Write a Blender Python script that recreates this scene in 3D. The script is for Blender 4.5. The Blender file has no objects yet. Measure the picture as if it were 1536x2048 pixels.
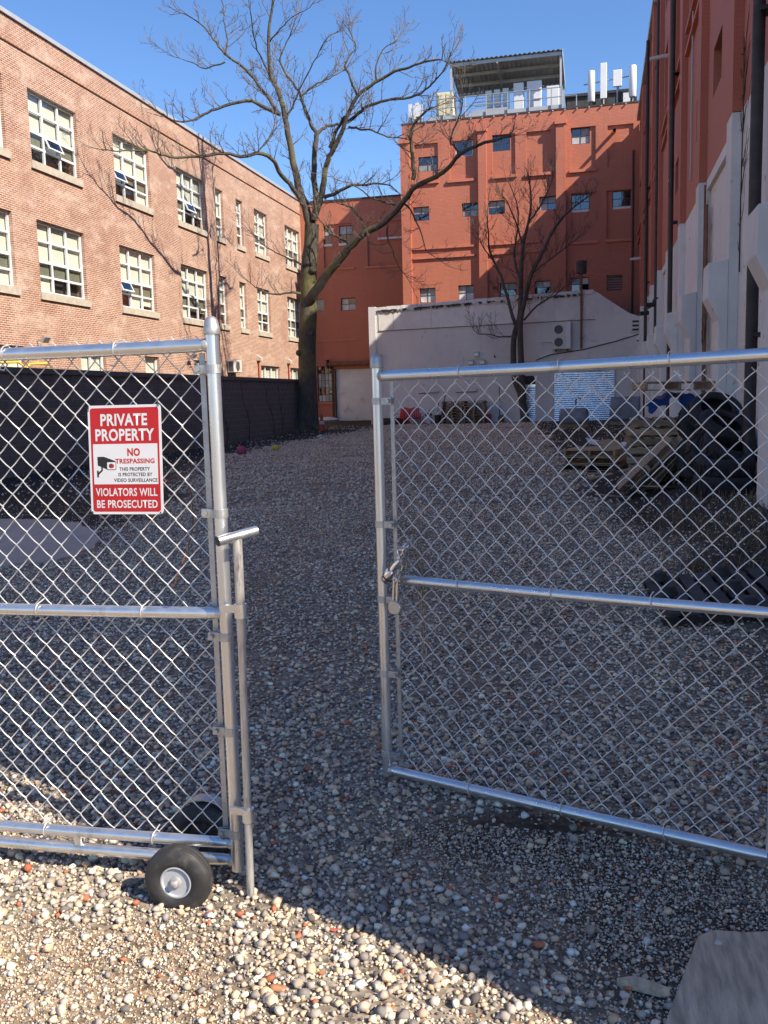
import bpy, bmesh, math, random
import numpy as np
from mathutils import Vector, Matrix
random.seed(7)
rng = np.random.default_rng(11)
R = math.radians
SC = bpy.context.scene
COL = SC.collection

# ---------------------------------------------------------------- camera, light, exposure
cam_d = bpy.data.cameras.new('camera')
cam = bpy.data.objects.new('camera', cam_d); COL.objects.link(cam)
cam_d.sensor_fit = 'VERTICAL'; cam_d.sensor_height = 36.0
cam_d.lens = 36.0*1808/2048; cam_d.clip_start = .05; cam_d.clip_end = 2000
YAW, PIT, ROL = R(13.5), R(7.18), R(-1.51)
_fh = Vector((-math.sin(YAW), math.cos(YAW), 0)); _r = Vector((math.cos(YAW), math.sin(YAW), 0)); _z = Vector((0, 0, 1))
_F = _fh*math.cos(PIT) - _z*math.sin(PIT); _U = _fh*math.sin(PIT) + _z*math.cos(PIT)
_R2 = _r*math.cos(ROL) + _U*math.sin(ROL); _U2 = -_r*math.sin(ROL) + _U*math.cos(ROL)
cam.matrix_world = Matrix((( _R2.x, _U2.x, -_F.x, 0), (_R2.y, _U2.y, -_F.y, 0), (_R2.z, _U2.z, -_F.z, 1.6), (0, 0, 0, 1)))
SC.camera = cam

SUN_DIR = Vector((-.909, .418, -.843)).normalized()      # way the light travels
sun_d = bpy.data.lights.new('sun', 'SUN'); sun_d.energy = 3.2; sun_d.angle = R(.53); sun_d.color = (1.0, .89, .74)
sun = bpy.data.objects.new('sun', sun_d); COL.objects.link(sun)
sun.rotation_euler = SUN_DIR.to_track_quat('-Z', 'Y').to_euler(); sun.location = (20, -10, 30)
W = bpy.data.worlds.new('World'); SC.world = W; W.use_nodes = True
_n = W.node_tree.nodes; _l = W.node_tree.links; _n.clear()
_sky = _n.new('ShaderNodeTexSky'); _sky.sky_type = 'NISHITA'; _sky.sun_disc = False
_sky.sun_elevation = R(40.1); _sky.sun_rotation = math.atan2(.909, -.418)
_sky.air_density = 1.0; _sky.dust_density = .25; _sky.ozone_density = 4.6
_bg = _n.new('ShaderNodeBackground'); _bg.inputs[1].default_value = .11
_o = _n.new('ShaderNodeOutputWorld'); _hs = _n.new('ShaderNodeHueSaturation'); _hs.inputs['Hue'].default_value = .506; _hs.inputs['Saturation'].default_value = 1.12; _hs.inputs['Value'].default_value = .74
_l.new(_sky.outputs[0], _hs.inputs['Color']); _l.new(_hs.outputs[0], _bg.inputs[0]); _l.new(_bg.outputs[0], _o.inputs[0])
SC.view_settings.view_transform = 'Standard'; SC.view_settings.look = 'None'
SC.view_settings.exposure = 1.32; SC.view_settings.gamma = 1.0; SC.view_settings.use_curve_mapping = False
SC.render.engine = 'CYCLES'
SC.cycles.use_denoising = True
SC.cycles.max_bounces = 8; SC.cycles.transparent_max_bounces = 24
SC.cycles.caustics_reflective = False; SC.cycles.caustics_refractive = False

# ---------------------------------------------------------------- materials
def _nt(name):
    m = bpy.data.materials.new(name); m.use_nodes = True
    nt = m.node_tree; b = nt.nodes['Principled BSDF']
    return m, nt, b
def mixc(nt, fac, a, b, mode='MIX'):
    n = nt.nodes.new('ShaderNodeMix'); n.data_type = 'RGBA'; n.blend_type = mode
    for sock, v in ((n.inputs[0], fac), (n.inputs[6], a), (n.inputs[7], b)):
        if hasattr(v, 'is_output'): nt.links.new(v, sock)
        elif isinstance(v, (int, float)): sock.default_value = v
        else: sock.default_value = (*v[:3], 1)
    return n.outputs[2]
def noise(nt, vec, scale, detail=4, rough=.55):
    n = nt.nodes.new('ShaderNodeTexNoise'); n.inputs['Scale'].default_value = scale
    n.inputs['Detail'].default_value = detail; n.inputs['Roughness'].default_value = rough
    if vec is not None: nt.links.new(vec, n.inputs['Vector'])
    return n.outputs['Fac']
def ramp(nt, fac, p0, p1, c0=(0, 0, 0), c1=(1, 1, 1)):
    n = nt.nodes.new('ShaderNodeValToRGB'); e = n.color_ramp.elements
    e[0].position = p0; e[1].position = p1; e[0].color = (*c0, 1); e[1].color = (*c1, 1)
    nt.links.new(fac, n.inputs[0]); return n.outputs[0]
def pos(nt, scale=None):
    g = nt.nodes.new('ShaderNodeNewGeometry').outputs['Position']
    if scale is None: return g
    m = nt.nodes.new('ShaderNodeMapping'); m.inputs['Scale'].default_value = scale
    nt.links.new(g, m.inputs[0]); return m.outputs[0]
def ocoord(nt, scale=None):
    g = nt.nodes.new('ShaderNodeTexCoord').outputs['Object']
    if scale is None: return g
    m = nt.nodes.new('ShaderNodeMapping'); m.inputs['Scale'].default_value = scale
    nt.links.new(g, m.inputs[0]); return m.outputs[0]
def bump(nt, b, h, strength, dist=.01):
    n = nt.nodes.new('ShaderNodeBump'); n.inputs['Strength'].default_value = strength
    n.inputs['Distance'].default_value = dist; nt.links.new(h, n.inputs['Height'])
    prev = b.inputs['Normal'].links
    if prev: nt.links.new(prev[0].from_socket, n.inputs['Normal'])
    nt.links.new(n.outputs[0], b.inputs['Normal'])
def pm(name, col, rough=.7, metal=0.0, var=.15, vs=3.0, var2=None, bmp=None, rnd=0.0, spec=None, stretch=None, dirt=None):
    """base colour broken up by two noises, optional bump, per-object variation, vertical streaks"""
    m, nt, b = _nt(name); p = pos(nt, stretch)
    lo = tuple(c*(1-var) for c in col); hi = tuple(min(1, c*(1+var)) for c in col)
    c = mixc(nt, ramp(nt, noise(nt, p, vs, 5), .3, .7), lo, hi)
    if var2: c = mixc(nt, ramp(nt, noise(nt, p, var2[0], 6), var2[1], var2[1]+.12), c, var2[2])
    if dirt: c = mixc(nt, ramp(nt, noise(nt, pos(nt, dirt[0]), 1.0, 6, .65), dirt[1], dirt[1]+.2), c, dirt[2])
    if rnd:
        oi = nt.nodes.new('ShaderNodeObjectInfo').outputs['Random']
        mr = nt.nodes.new('ShaderNodeMapRange'); nt.links.new(oi, mr.inputs[0])
        mr.inputs[3].default_value = 1-rnd; mr.inputs[4].default_value = 1+rnd
        vm = nt.nodes.new('ShaderNodeVectorMath'); vm.operation = 'SCALE'
        nt.links.new(c, vm.inputs[0]); nt.links.new(mr.outputs[0], vm.inputs['Scale']); c = vm.outputs[0]
    nt.links.new(c, b.inputs['Base Color'])
    b.inputs['Metallic'].default_value = metal
    rr = nt.nodes.new('ShaderNodeMapRange'); nt.links.new(noise(nt, p, vs*2.3, 4), rr.inputs[0])
    rr.inputs[1].default_value = .3; rr.inputs[2].default_value = .7
    rr.inputs[3].default_value = max(.03, rough-.08); rr.inputs[4].default_value = min(1, rough+.1)
    nt.links.new(rr.outputs[0], b.inputs['Roughness'])
    if spec is not None: b.inputs['Specular IOR Level'].default_value = spec
    if bmp: bump(nt, b, noise(nt, p, bmp[0], 5, .6), bmp[1], bmp[2] if len(bmp) > 2 else .01)
    return m

def wallvec(nt, axis):
    """(along wall, height, 0) from world position"""
    s = nt.nodes.new('ShaderNodeSeparateXYZ'); nt.links.new(pos(nt), s.inputs[0])
    c = nt.nodes.new('ShaderNodeCombineXYZ')
    nt.links.new(s.outputs[axis], c.inputs[0]); nt.links.new(s.outputs[2], c.inputs[1]); return c.outputs[0]
def brick_tex(nt, vec, w, h, mort, c1, c2, cm, bias=0.0):
    n = nt.nodes.new('ShaderNodeTexBrick'); nt.links.new(vec, n.inputs['Vector'])
    n.inputs['Scale'].default_value = 1; n.inputs['Brick Width'].default_value = w; n.inputs['Row Height'].default_value = h
    n.inputs['Mortar Size'].default_value = mort; n.inputs['Mortar Smooth'].default_value = .2; n.inputs['Bias'].default_value = bias
    n.inputs['Color1'].default_value = (*c1, 1); n.inputs['Color2'].default_value = (*c2, 1); n.inputs['Mortar'].default_value = (*cm, 1)
    return n
def school_brick():
    m, nt, b = _nt('school_brick'); v = wallvec(nt, 1)
    n = brick_tex(nt, v, .205, .0677, .0125, (.40, .145, .082), (.21, .080, .052), (.64, .53, .42))
    c = mixc(nt, ramp(nt, noise(nt, pos(nt), .55, 6, .62), .42, .66), n.outputs['Color'], (.50, .33, .24))
    c = mixc(nt, .40, n.outputs['Color'], c)
    c = mixc(nt, mixc(nt, .45, (0, 0, 0), ramp(nt, noise(nt, pos(nt, (1, 1, .6)), .33, 7, .7), .52, .64)), c, (.27, .12, .08))
    c = mixc(nt, ramp(nt, noise(nt, pos(nt, (1, .5, 1.4)), 1.7, 5, .6), .5, .72), c, (.58, .43, .34))
    g = noise(nt, pos(nt), 9, 3)
    c = mixc(nt, mixc(nt, .5, (0, 0, 0), ramp(nt, g, .45, .75)), c, (.22, .12, .09))
    nt.links.new(c, b.inputs['Base Color']); b.inputs['Roughness'].default_value = .9
    iv = nt.nodes.new('ShaderNodeMath'); iv.operation = 'SUBTRACT'; iv.inputs[0].default_value = 1; nt.links.new(n.outputs['Fac'], iv.inputs[1])
    bump(nt, b, iv.outputs[0], .6, .006); return m
def painted_brick(name, col, axis, faint=.10, stain=None, amt=.35):
    m, nt, b = _nt(name); v = wallvec(nt, axis)
    d = tuple(c*(1-faint) for c in col); u = tuple(c*(1+faint*.6) for c in col)
    n = brick_tex(nt, v, .205, .0677, .009, col, u, d)
    lg = ramp(nt, noise(nt, pos(nt), .35, 6, .6), .35, .68)
    c = mixc(nt, lg, n.outputs['Color'], tuple(x*(1-amt*.45) for x in col))
    c = mixc(nt, mixc(nt, .5, (0, 0, 0), ramp(nt, noise(nt, pos(nt, (2.2, 2.2, .25)), 1.3, 6, .65), .52, .75)), c, tuple(x*(1-amt) for x in col))
    if stain: c = mixc(nt, ramp(nt, noise(nt, pos(nt), 2.6, 7, .7), stain[0], stain[0]+.08), c, stain[1])
    nt.links.new(c, b.inputs['Base Color']); b.inputs['Roughness'].default_value = .72
    iv = nt.nodes.new('ShaderNodeMath'); iv.operation = 'SUBTRACT'; iv.inputs[0].default_value = 1; nt.links.new(n.outputs['Fac'], iv.inputs[1])
    bump(nt, b, iv.outputs[0], .6, .008); bump(nt, b, noise(nt, pos(nt), 14, 4), .25, .01); return m
def glass_mat(name, tint=(.8, .85, .85), gl=.5):
    m = bpy.data.materials.new(name); m.use_nodes = True; nt = m.node_tree; nt.nodes.clear()
    o = nt.nodes.new('ShaderNodeOutputMaterial'); mx = nt.nodes.new('ShaderNodeMixShader')
    t = nt.nodes.new('ShaderNodeBsdfTransparent'); t.inputs[0].default_value = (*tint, 1)
    g = nt.nodes.new('ShaderNodeBsdfGlossy'); g.inputs['Roughness'].default_value = .03; g.inputs[0].default_value = (.95, .97, 1, 1)
    lw = nt.nodes.new('ShaderNodeLayerWeight'); lw.inputs[0].default_value = .5
    f = nt.nodes.new('ShaderNodeMath'); f.operation = 'POWER'; f.inputs[1].default_value = 4.5; nt.links.new(lw.outputs['Facing'], f.inputs[0])
    bp = nt.nodes.new('ShaderNodeBump'); bp.inputs['Strength'].default_value = .06; bp.inputs['Distance'].default_value = .02
    nt.links.new(noise(nt, pos(nt), 2.2, 2), bp.inputs['Height']); nt.links.new(bp.outputs[0], g.inputs['Normal'])
    mm = nt.nodes.new('ShaderNodeMath'); mm.operation = 'MULTIPLY_ADD'; mm.inputs[1].default_value = .9*gl; mm.inputs[2].default_value = .05+.2*max(0, gl-.5)
    nt.links.new(f.outputs[0], mm.inputs[0]); nt.links.new(mm.outputs[0], mx.inputs[0])
    nt.links.new(t.outputs[0], mx.inputs[1]); nt.links.new(g.outputs[0], mx.inputs[2]); nt.links.new(mx.outputs[0], o.inputs[0])
    return m
def attr_mat(name, rough=.85, var=.25, vs=60, spec=.3):
    m, nt, b = _nt(name)
    a = nt.nodes.new('ShaderNodeAttribute'); a.attribute_name = 'tone'
    c = mixc(nt, ramp(nt, noise(nt, pos(nt), vs, 4), .35, .7), a.outputs['Color'], (1-var,)*3, 'MULTIPLY')
    c = mixc(nt, .6, a.outputs['Color'], c)
    nt.links.new(c, b.inputs['Base Color']); b.inputs['Roughness'].default_value = rough; b.inputs['Specular IOR Level'].default_value = spec
    bump(nt, b, noise(nt, pos(nt), vs*3, 4), .4, .002); return m

ORANGE = (.52, .175, .105)
M = dict(
 school=school_brick(),
 orange=painted_brick('orange_paint', ORANGE, 0, .24, None, .30),
 orange_y=painted_brick('orange_paint_side', (.50, .168, .105), 1, .08, None, .22),
 orange_trim=pm('orange_trim', (.53, .185, .115), .7, var=.12, vs=2, bmp=(9, .2)),
 greywall=painted_brick('grey_render', (.77, .74, .70), 0, .03, (.62, (.42, .41, .40)), .34),
 rwall=painted_brick('pale_wall_paint', (.77, .74, .70), 1, .05, (.60, (.22, .21, .2)), .25),
 pier=painted_brick('white_brick_paint', (.68, .67, .66), 0, .16, (.66, (.3, .3, .3)), .2),
 corbel=pm('corbel_paint', (.70, .675, .64), .8, var=.08, vs=2.5, var2=(5, .66, (.25, .24, .24)), bmp=(12, .35)),
 cpanel=pm('cement_panel', (.74, .71, .67), .85, var=.08, vs=3, var2=(22, .68, (.15, .15, .15)), bmp=(20, .2), rnd=.06),
 whitepaint=pm('chipped_white_paint', (.70, .69, .67), .7, var=.1, vs=4, var2=(7, .62, (.1, .1, .1)), bmp=(9, .4)),
 coping=pm('grey_metal_coping', (.50, .52, .54), .45, .3, var=.06),
 limestone=pm('limestone_sill', (.47, .42, .34), .85, var=.15, vs=5, bmp=(30, .2)),
 winframe=pm('white_window_frame', (.74, .75, .77), .4, var=.04),
 blind=pm('cream_blind', (.72, .735, .64), .85, var=.05, vs=1.5),
 room=pm('room_dark', (.05, .05, .055), .9),
 glass=glass_mat('window_glass', (.97, .98, .97), .5),
 darkglass=glass_mat('dark_glass', (.35, .42, .48), .9),
 steelframe=pm('dark_window_steel', (.09, .05, .045), .6),
 screenglass=glass_mat('screened_glass', (.70, .71, .68), .5),
 greypane=pm('painted_pane', (.36, .38, .38), .35, var=.3, vs=3, rnd=.35),
 palepane=pm('pale_backed_pane', (.55, .57, .56), .25, var=.25, vs=2.5, rnd=.4),
 block=pm('dark_block_paint', (.165, .155, .145), .9, var=.12, vs=4, bmp=(60, .15, .003), rnd=.16, dirt=((2, 2, .5), .66, (.19, .185, .18))),
 mortar=pm('dark_mortar', (.36, .345, .33), .95),
 galv=pm('galvanised_pipe', (.79, .80, .80), .31, .9, var=.05, vs=9, stretch=(1, 1, .3), var2=(11, .64, (.56, .54, .50))),
 galv2=pm('dull_galvanised', (.52, .52, .51), .45, .75, var=.14, vs=30, bmp=(120, .12, .002)),
 wire=pm('galvanised_wire', (.68, .68, .67), .45, .5, var=.2, vs=18),
 chrome=pm('chrome', (.8, .8, .82), .15, 1.0, var=.05),
 castlock=pm('brushed_lock', (.58, .55, .50), .42, .8, var=.1, vs=60),
 oldrod=pm('worn_rod', (.60, .58, .55), .45, .6, var=.2, vs=14, stretch=(6, 6, 1), var2=(9, .56, (.20, .18, .16)), bmp=(60, .2, .002)),
 chain=pm('weathered_chain', (.36, .31, .25), .5, .7, var=.3, vs=40),
 rubber=pm('black_rubber', (.030, .029, .029), .62, var=.3, vs=18, dirt=((14, 14, 14), .54, (.10, .092, .082)), bmp=(80, .15, .003)),
 oldrubber=pm('old_tyre_rubber', (.020, .019, .019), .8, var=.35, vs=9, dirt=((4, 4, 4), .58, (.06, .055, .05)), bmp=(40, .3, .004)),
 black=pm('black_plastic', (.018, .018, .020), .55, var=.2),
 signwhite=pm('sign_white', (.66, .66, .67), .38, var=.04, vs=14, var2=(70, .74, (.45, .44, .43))), signred=pm('sign_red', (.44, .013, .017), .38, var=.10, vs=12, var2=(55, .74, (.36, .05, .05))),
 signblack=pm('sign_black', (.015, .015, .015), .4, var=.02),
 shutter=pm('steel_roll_door', (.72, .73, .75), .5, .35, var=.10, vs=1.2, dirt=((1.4, 1, 1.2), .58, (.30, .29, .28))),
 bright=pm('bright_zinc', (.92, .93, .95), .22, 1.0, var=.03, vs=2),
 rust=pm('rusty_steel', (.20, .095, .055), .85, .1, var=.35, vs=7, bmp=(40, .3, .004)),
 darkpipe=pm('dark_iron_pipe', (.040, .034, .034), .6, .1, var=.3, vs=5),
 roofing=pm('dark_roofing', (.06, .058, .056), .9, var=.3),
 beige=pm('beige_gutter', (.42, .36, .30), .6, var=.1),
 zinc=pm('zinc_sheet', (.40, .42, .42), .5, .45, var=.15, vs=2),
 cabinet=pm('pale_cabinet', (.72, .73, .74), .45, var=.04), cabgrey=pm('grey_cabinet', (.42, .43, .45), .5, var=.06),
 ivory=pm('ivory_casing', (.70, .64, .42), .5, var=.06), acwhite=pm('ac_casing', (.66, .65, .61), .45, var=.04),
 fan=pm('fan_grille', (.10, .10, .10), .6),
 pallet=pm('weathered_pallet_wood', (.34, .245, .16), .9, var=.3, vs=9, stretch=(1, 1, 4), rnd=.35, bmp=(50, .4, .004)),
 newwood=pm('fresh_pallet_wood', (.42, .29, .16), .85, var=.2, vs=8, rnd=.2, bmp=(50, .3, .004)),
 ply=pm('weathered_plywood', (.46, .365, .265), .9, var=.38, vs=5, stretch=(9, 1.2, 9), var2=(14, .63, (.20, .17, .14)), bmp=(40, .4, .003)),
 tarp=pm('blue_tarp', (.010, .05, .20), .4, var=.2), wrap=pm('grey_wrap', (.20, .22, .26), .45, var=.3, vs=3),
 redplastic=pm('red_plastic', (.42, .025, .035), .5, var=.1), whiteplastic=pm('white_plastic', (.7, .7, .7), .5, var=.06),
 conemat=pm('faded_cone', (.36, .07, .025), .7, var=.25), yellow=pm('yellow_ball', (.55, .47, .04), .6, var=.15), pink=pm('pink_ball', (.40, .05, .12), .6, var=.15),
 yellowpaint=pm('yellow_paint', (.75, .50, .03), .5, var=.05),
 bark=None, twig=None, soilwood=pm('dead_vine', (.045, .032, .026), .95), dry=pm('dry_grass', (.20, .145, .085), .95, var=.3, rnd=.2),
 leaf=pm('dead_leaf', (.30, .19, .10), .9, var=.4, vs=30),
 concrete=pm('concrete_slab', (.43, .385, .32), .9, var=.12, vs=2.5, var2=(5, .64, (.17, .165, .16)), bmp=(60, .3, .004)),
)
def bark_mat():
    m, nt, b = _nt('bark')
    c = mixc(nt, ramp(nt, noise(nt, pos(nt, (6, 6, 1.6)), 3.2, 6, .65), .3, .72), (.036, .030, .025), (.125, .108, .085))
    c = mixc(nt, ramp(nt, noise(nt, pos(nt), .9, 5, .6), .5, .68), c, (.15, .14, .045))
    nt.links.new(c, b.inputs['Base Color']); b.inputs['Roughness'].default_value = .95
    bump(nt, b, noise(nt, pos(nt, (5, 5, .8)), 4.5, 6, .7), .9, .03); return m
M['bark'] = bark_mat(); M['twig'] = pm('twig_bark', (.17, .14, .115), .9, var=.3, vs=2)
M['darkbark'] = pm('small_tree_bark', (.085, .072, .06), .95, var=.3, vs=6, bmp=(25, .5, .01))

# ---------------------------------------------------------------- geometry helpers
class G:
    def __init__(s): s.v = []; s.f = []
    def add(s, vs, fs):
        k = len(s.v); s.v += [tuple(p) for p in vs]; s.f += [tuple(k+i for i in f) for f in fs]; return s
    def box(s, lo, hi, mat=None):
        x0, y0, z0 = lo; x1, y1, z1 = hi
        v = [(x0, y0, z0), (x1, y0, z0), (x1, y1, z0), (x0, y1, z0), (x0, y0, z1), (x1, y0, z1), (x1, y1, z1), (x0, y1, z1)]
        if mat is not None: v = [mat @ Vector(p) for p in v]
        return s.add(v, [(3, 2, 1, 0), (4, 5, 6, 7), (0, 1, 5, 4), (1, 2, 6, 5), (2, 3, 7, 6), (3, 0, 4, 7)])
    def cbox(s, c, d, mat=None):
        return s.box([c[i]-d[i]/2 for i in range(3)], [c[i]+d[i]/2 for i in range(3)], mat)
    def prism(s, pts, a, b):                 # pts 3-D polygon at a-offset and b-offset (vectors)
        n = len(pts); a = Vector(a); b = Vector(b)
        v = [Vector(p)+a for p in pts] + [Vector(p)+b for p in pts]
        return s.add(v, [tuple(range(n))[::-1], tuple(range(n, 2*n))] + [(i, (i+1) % n, n+(i+1) % n, n+i) for i in range(n)])
    def tube(s, path, rad, sides=8, cap=True, up=None):
        P = [Vector(p) for p in path]; n = len(P)
        if not hasattr(rad, '__len__'): rad = [rad]*n
        t0 = (P[1]-P[0]).normalized()
        u = Vector(up) if up else (Vector((0, 0, 1)) if abs(t0.z) < .9 else Vector((1, 0, 0)))
        u = (u - t0*u.dot(t0)).normalized(); vs = []; k = len(s.v)
        for i in range(n):
            t = (P[min(i+1, n-1)]-P[max(i-1, 0)]).normalized()
            u = u - t*u.dot(t)
            if u.length < 1e-6: u = t.orthogonal()
            u.normalize(); w = t.cross(u)
            for j in range(sides):
                a = 2*math.pi*j/sides; vs.append(P[i] + (u*math.cos(a) + w*math.sin(a))*rad[i])
        fs = [(i*sides+j, i*sides+(j+1) % sides, (i+1)*sides+(j+1) % sides, (i+1)*sides+j) for i in range(n-1) for j in range(sides)]
        if cap: fs += [tuple(range(sides))[::-1], tuple((n-1)*sides+j for j in range(sides))]
        return s.add(vs, fs)
    def lathe(s, prof, c=(0, 0, 0), axis='Z', seg=16, mat=None):   # prof (r, h)
        vs = []
        for r, h in prof:
            for j in range(seg):
                a = 2*math.pi*j/seg; x, y = r*math.cos(a), r*math.sin(a)
                p = Vector((x, y, h)) if axis == 'Z' else (Vector((x, h, y)) if axis == 'Y' else Vector((h, x, y)))
                if mat is not None: p = mat @ p
                vs.append(p + Vector(c))
        n = len(prof)
        fs = [(i*seg+j, i*seg+(j+1) % seg, (i+1)*seg+(j+1) % seg, (i+1)*seg+j) for i in range(n-1) for j in range(seg)]
        if prof[0][0] > 1e-6: fs.append(tuple(range(seg))[::-1])
        if prof[-1][0] > 1e-6: fs.append(tuple((n-1)*seg+j for j in range(seg)))
        return s.add(vs, fs)
    def wall(s, o, u, v, n, Wd, H, holes=(), back=True):
        """sheet with rectangular pockets (u0,v0,u1,v1,depth); n points out of the wall"""
        o, u, v, n = Vector(o), Vector(u), Vector(v), Vector(n)
        us = sorted({0, Wd, *[round(h[0], 4) for h in holes], *[round(h[2], 4) for h in holes]})
        vv = sorted({0, H, *[round(h[1], 4) for h in holes], *[round(h[3], 4) for h in holes]})
        us = [x for x in us if 0 <= x <= Wd]; vv = [x for x in vv if 0 <= x <= H]
        flip = u.cross(v).dot(n) < 0
        def q(a, b, c, d):
            s.add([a, b, c, d], [(3, 2, 1, 0) if flip else (0, 1, 2, 3)])
        for i in range(len(us)-1):
            for j in range(len(vv)-1):
                cu, cv = (us[i]+us[i+1])/2, (vv[j]+vv[j+1])/2
                if any(h[0] < cu < h[2] and h[1] < cv < h[3] for h in holes): continue
                q(o+u*us[i]+v*vv[j], o+u*us[i+1]+v*vv[j], o+u*us[i+1]+v*vv[j+1], o+u*us[i]+v*vv[j+1])
        for h in holes:
            a, b, c, d = o+u*h[0]+v*h[1], o+u*h[2]+v*h[1], o+u*h[2]+v*h[3], o+u*h[0]+v*h[3]; k = -n*h[4]
            for p, r_ in ((a, b), (b, c), (c, d), (d, a)): q(p, p+k, r_+k, r_)
            if back and not (len(h) > 5 and h[5]): q(a+k, b+k, c+k, d+k)
        return s
def xf(loc=(0, 0, 0), rz=0, ry=0, rx=0):
    return Matrix.Translation(loc) @ Matrix.Rotation(rz, 4, 'Z') @ Matrix.Rotation(ry, 4, 'Y') @ Matrix.Rotation(rx, 4, 'X')
def mesh_of(name, g, mat, smooth=False, bevel=0):
    me = bpy.data.meshes.new(name); me.from_pydata(g.v, [], g.f); me.update()
    bm = bmesh.new(); bm.from_mesh(me)
    if bevel: bmesh.ops.bevel(bm, geom=list(bm.edges), offset=bevel, segments=1, affect='EDGES', clamp_overlap=True)
    if smooth is not None: bmesh.ops.recalc_face_normals(bm, faces=bm.faces)
    bm.to_mesh(me); bm.free()
    if smooth:
        me.polygons.foreach_set('use_smooth', [True]*len(me.polygons))
        me.set_sharp_from_angle(angle=R(50))
    me.materials.append(M[mat] if isinstance(mat, str) else mat); return me
def link(name, me, parent=None):
    o = bpy.data.objects.new(name, me); COL.objects.link(o)
    if parent is not None: o.parent = parent
    return o
def part(name, g, mat, parent, smooth=False, bevel=0, label=None):
    """mesh in world coordinates, child of parent"""
    o = link(name, mesh_of(name, g, mat, smooth, bevel), parent)
    if parent is not None and parent.type == 'EMPTY': o.matrix_parent_inverse = parent.matrix_basis.inverted()
    if label: o['label'] = label
    return o
def tag(o, label, cat, group=None):
    o['label'] = label; o['category'] = cat
    if group: o['group'] = group
    return o
def thing(name, label, cat, loc=(0, 0, 0), group=None):
    o = bpy.data.objects.new(name, None); COL.objects.link(o); o.location = loc; o.empty_display_size = .2
    return tag(o, label, cat, group)
def kind(o, k): o['kind'] = k; return o
def copy_tree(o, parent=None):
    c = o.copy(); COL.objects.link(c)
    if parent is not None: c.parent = parent
    for ch in list(o.children): copy_tree(ch, c)
    return c
def np_mesh(name, V, F, mat, tone=None, smooth=False):
    me = bpy.data.meshes.new(name); nv, nf, k = len(V), len(F), F.shape[1]
    me.vertices.add(nv); me.vertices.foreach_set('co', V.astype(np.float32).ravel())
    me.loops.add(nf*k); me.loops.foreach_set('vertex_index', F.astype(np.int32).ravel())
    me.polygons.add(nf); me.polygons.foreach_set('loop_start', np.arange(0, nf*k, k, dtype=np.int32))
    me.polygons.foreach_set('loop_total', np.full(nf, k, dtype=np.int32))
    if smooth: me.polygons.foreach_set('use_smooth', np.ones(nf, dtype=bool))
    me.update(calc_edges=True)
    if tone is not None:
        a = me.attributes.new('tone', 'FLOAT_COLOR', 'POINT'); a.data.foreach_set('color', np.c_[tone, np.ones(len(tone))].astype(np.float32).ravel())
    me.materials.append(mat); return me
def sstep(x, a, b):
    t = np.clip((x-a)/(b-a), 0, 1); return t*t*(3-2*t)
def vnoise(x, y, s, seed=0):
    """cheap smooth value noise"""
    x = np.asarray(x, float)*s + seed*17.3; y = np.asarray(y, float)*s + seed*9.1
    i, j = np.floor(x), np.floor(y); fx, fy = x-i, y-j; fx = fx*fx*(3-2*fx); fy = fy*fy*(3-2*fy)
    def h(a, b): return np.modf(np.abs(np.sin(a*127.1+b*311.7+seed*74.7)*43758.5453))[0]
    return (h(i, j)*(1-fx)+h(i+1, j)*fx)*(1-fy) + (h(i, j+1)*(1-fx)+h(i+1, j+1)*fx)*fy
def gz(x, y):
    x = np.asarray(x, float); y = np.asarray(y, float)
    z = .006*np.maximum(0, y-3)
    z = z + .36*sstep(x, .1, 1.6)*np.clip((y-5)/4, 0, 1)*np.clip((24-y)/6, 0, 1)
    d = np.hypot(x+12.4, (y-37.4)*.8); z = z + .14*np.exp(-(d/1.6)**2)
    z = z + .05*np.exp(-((x+.55)/.55)**2-((y-2.0)/.45)**2)
    z = z + (vnoise(x, y, 1.3, 1)-.5)*.03 + (vnoise(x, y, .4, 2)-.5)*.05*sstep(y, 4, 12)
    return z
def gzf(x, y): return float(gz(x, y))

# ================================================================ GROUND
def soil_amt(x, y):
    n = (vnoise(x, y, .9, 5)-.5)*1.2 + (vnoise(x, y, 3.1, 6)-.5)*.5
    right = sstep(x - (.55 - (y-7)*.105) + n*.5, -.25, .45)*sstep(y, 4.6, 6.2)
    left = sstep(-(x + 5.3 + np.clip(y-9, 0, 14)*.34) + n*.8, -.4, .6)*sstep(y, 8, 11)
    back = sstep(y + n*2, 43.2, 44.6)*.5
    return np.maximum(np.maximum(right, left), back)
def damp_amt(x, y):
    n = (vnoise(x, y, 2.1, 31)-.5)*1.1 + (vnoise(x, y, 6.3, 32)-.5)*.6
    return np.clip(sstep(np.exp(-((x-.22)/.62)**2-((y-2.72)/.42)**2) + np.exp(-((x+.35)/.45)**2-((y-3.12)/.2)**2)*.9 + np.exp(-((x-.5)/.5)**2-((y-2.2)/.4)**2)*.8 + n*.5, .28, .85), 0, 1)
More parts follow.
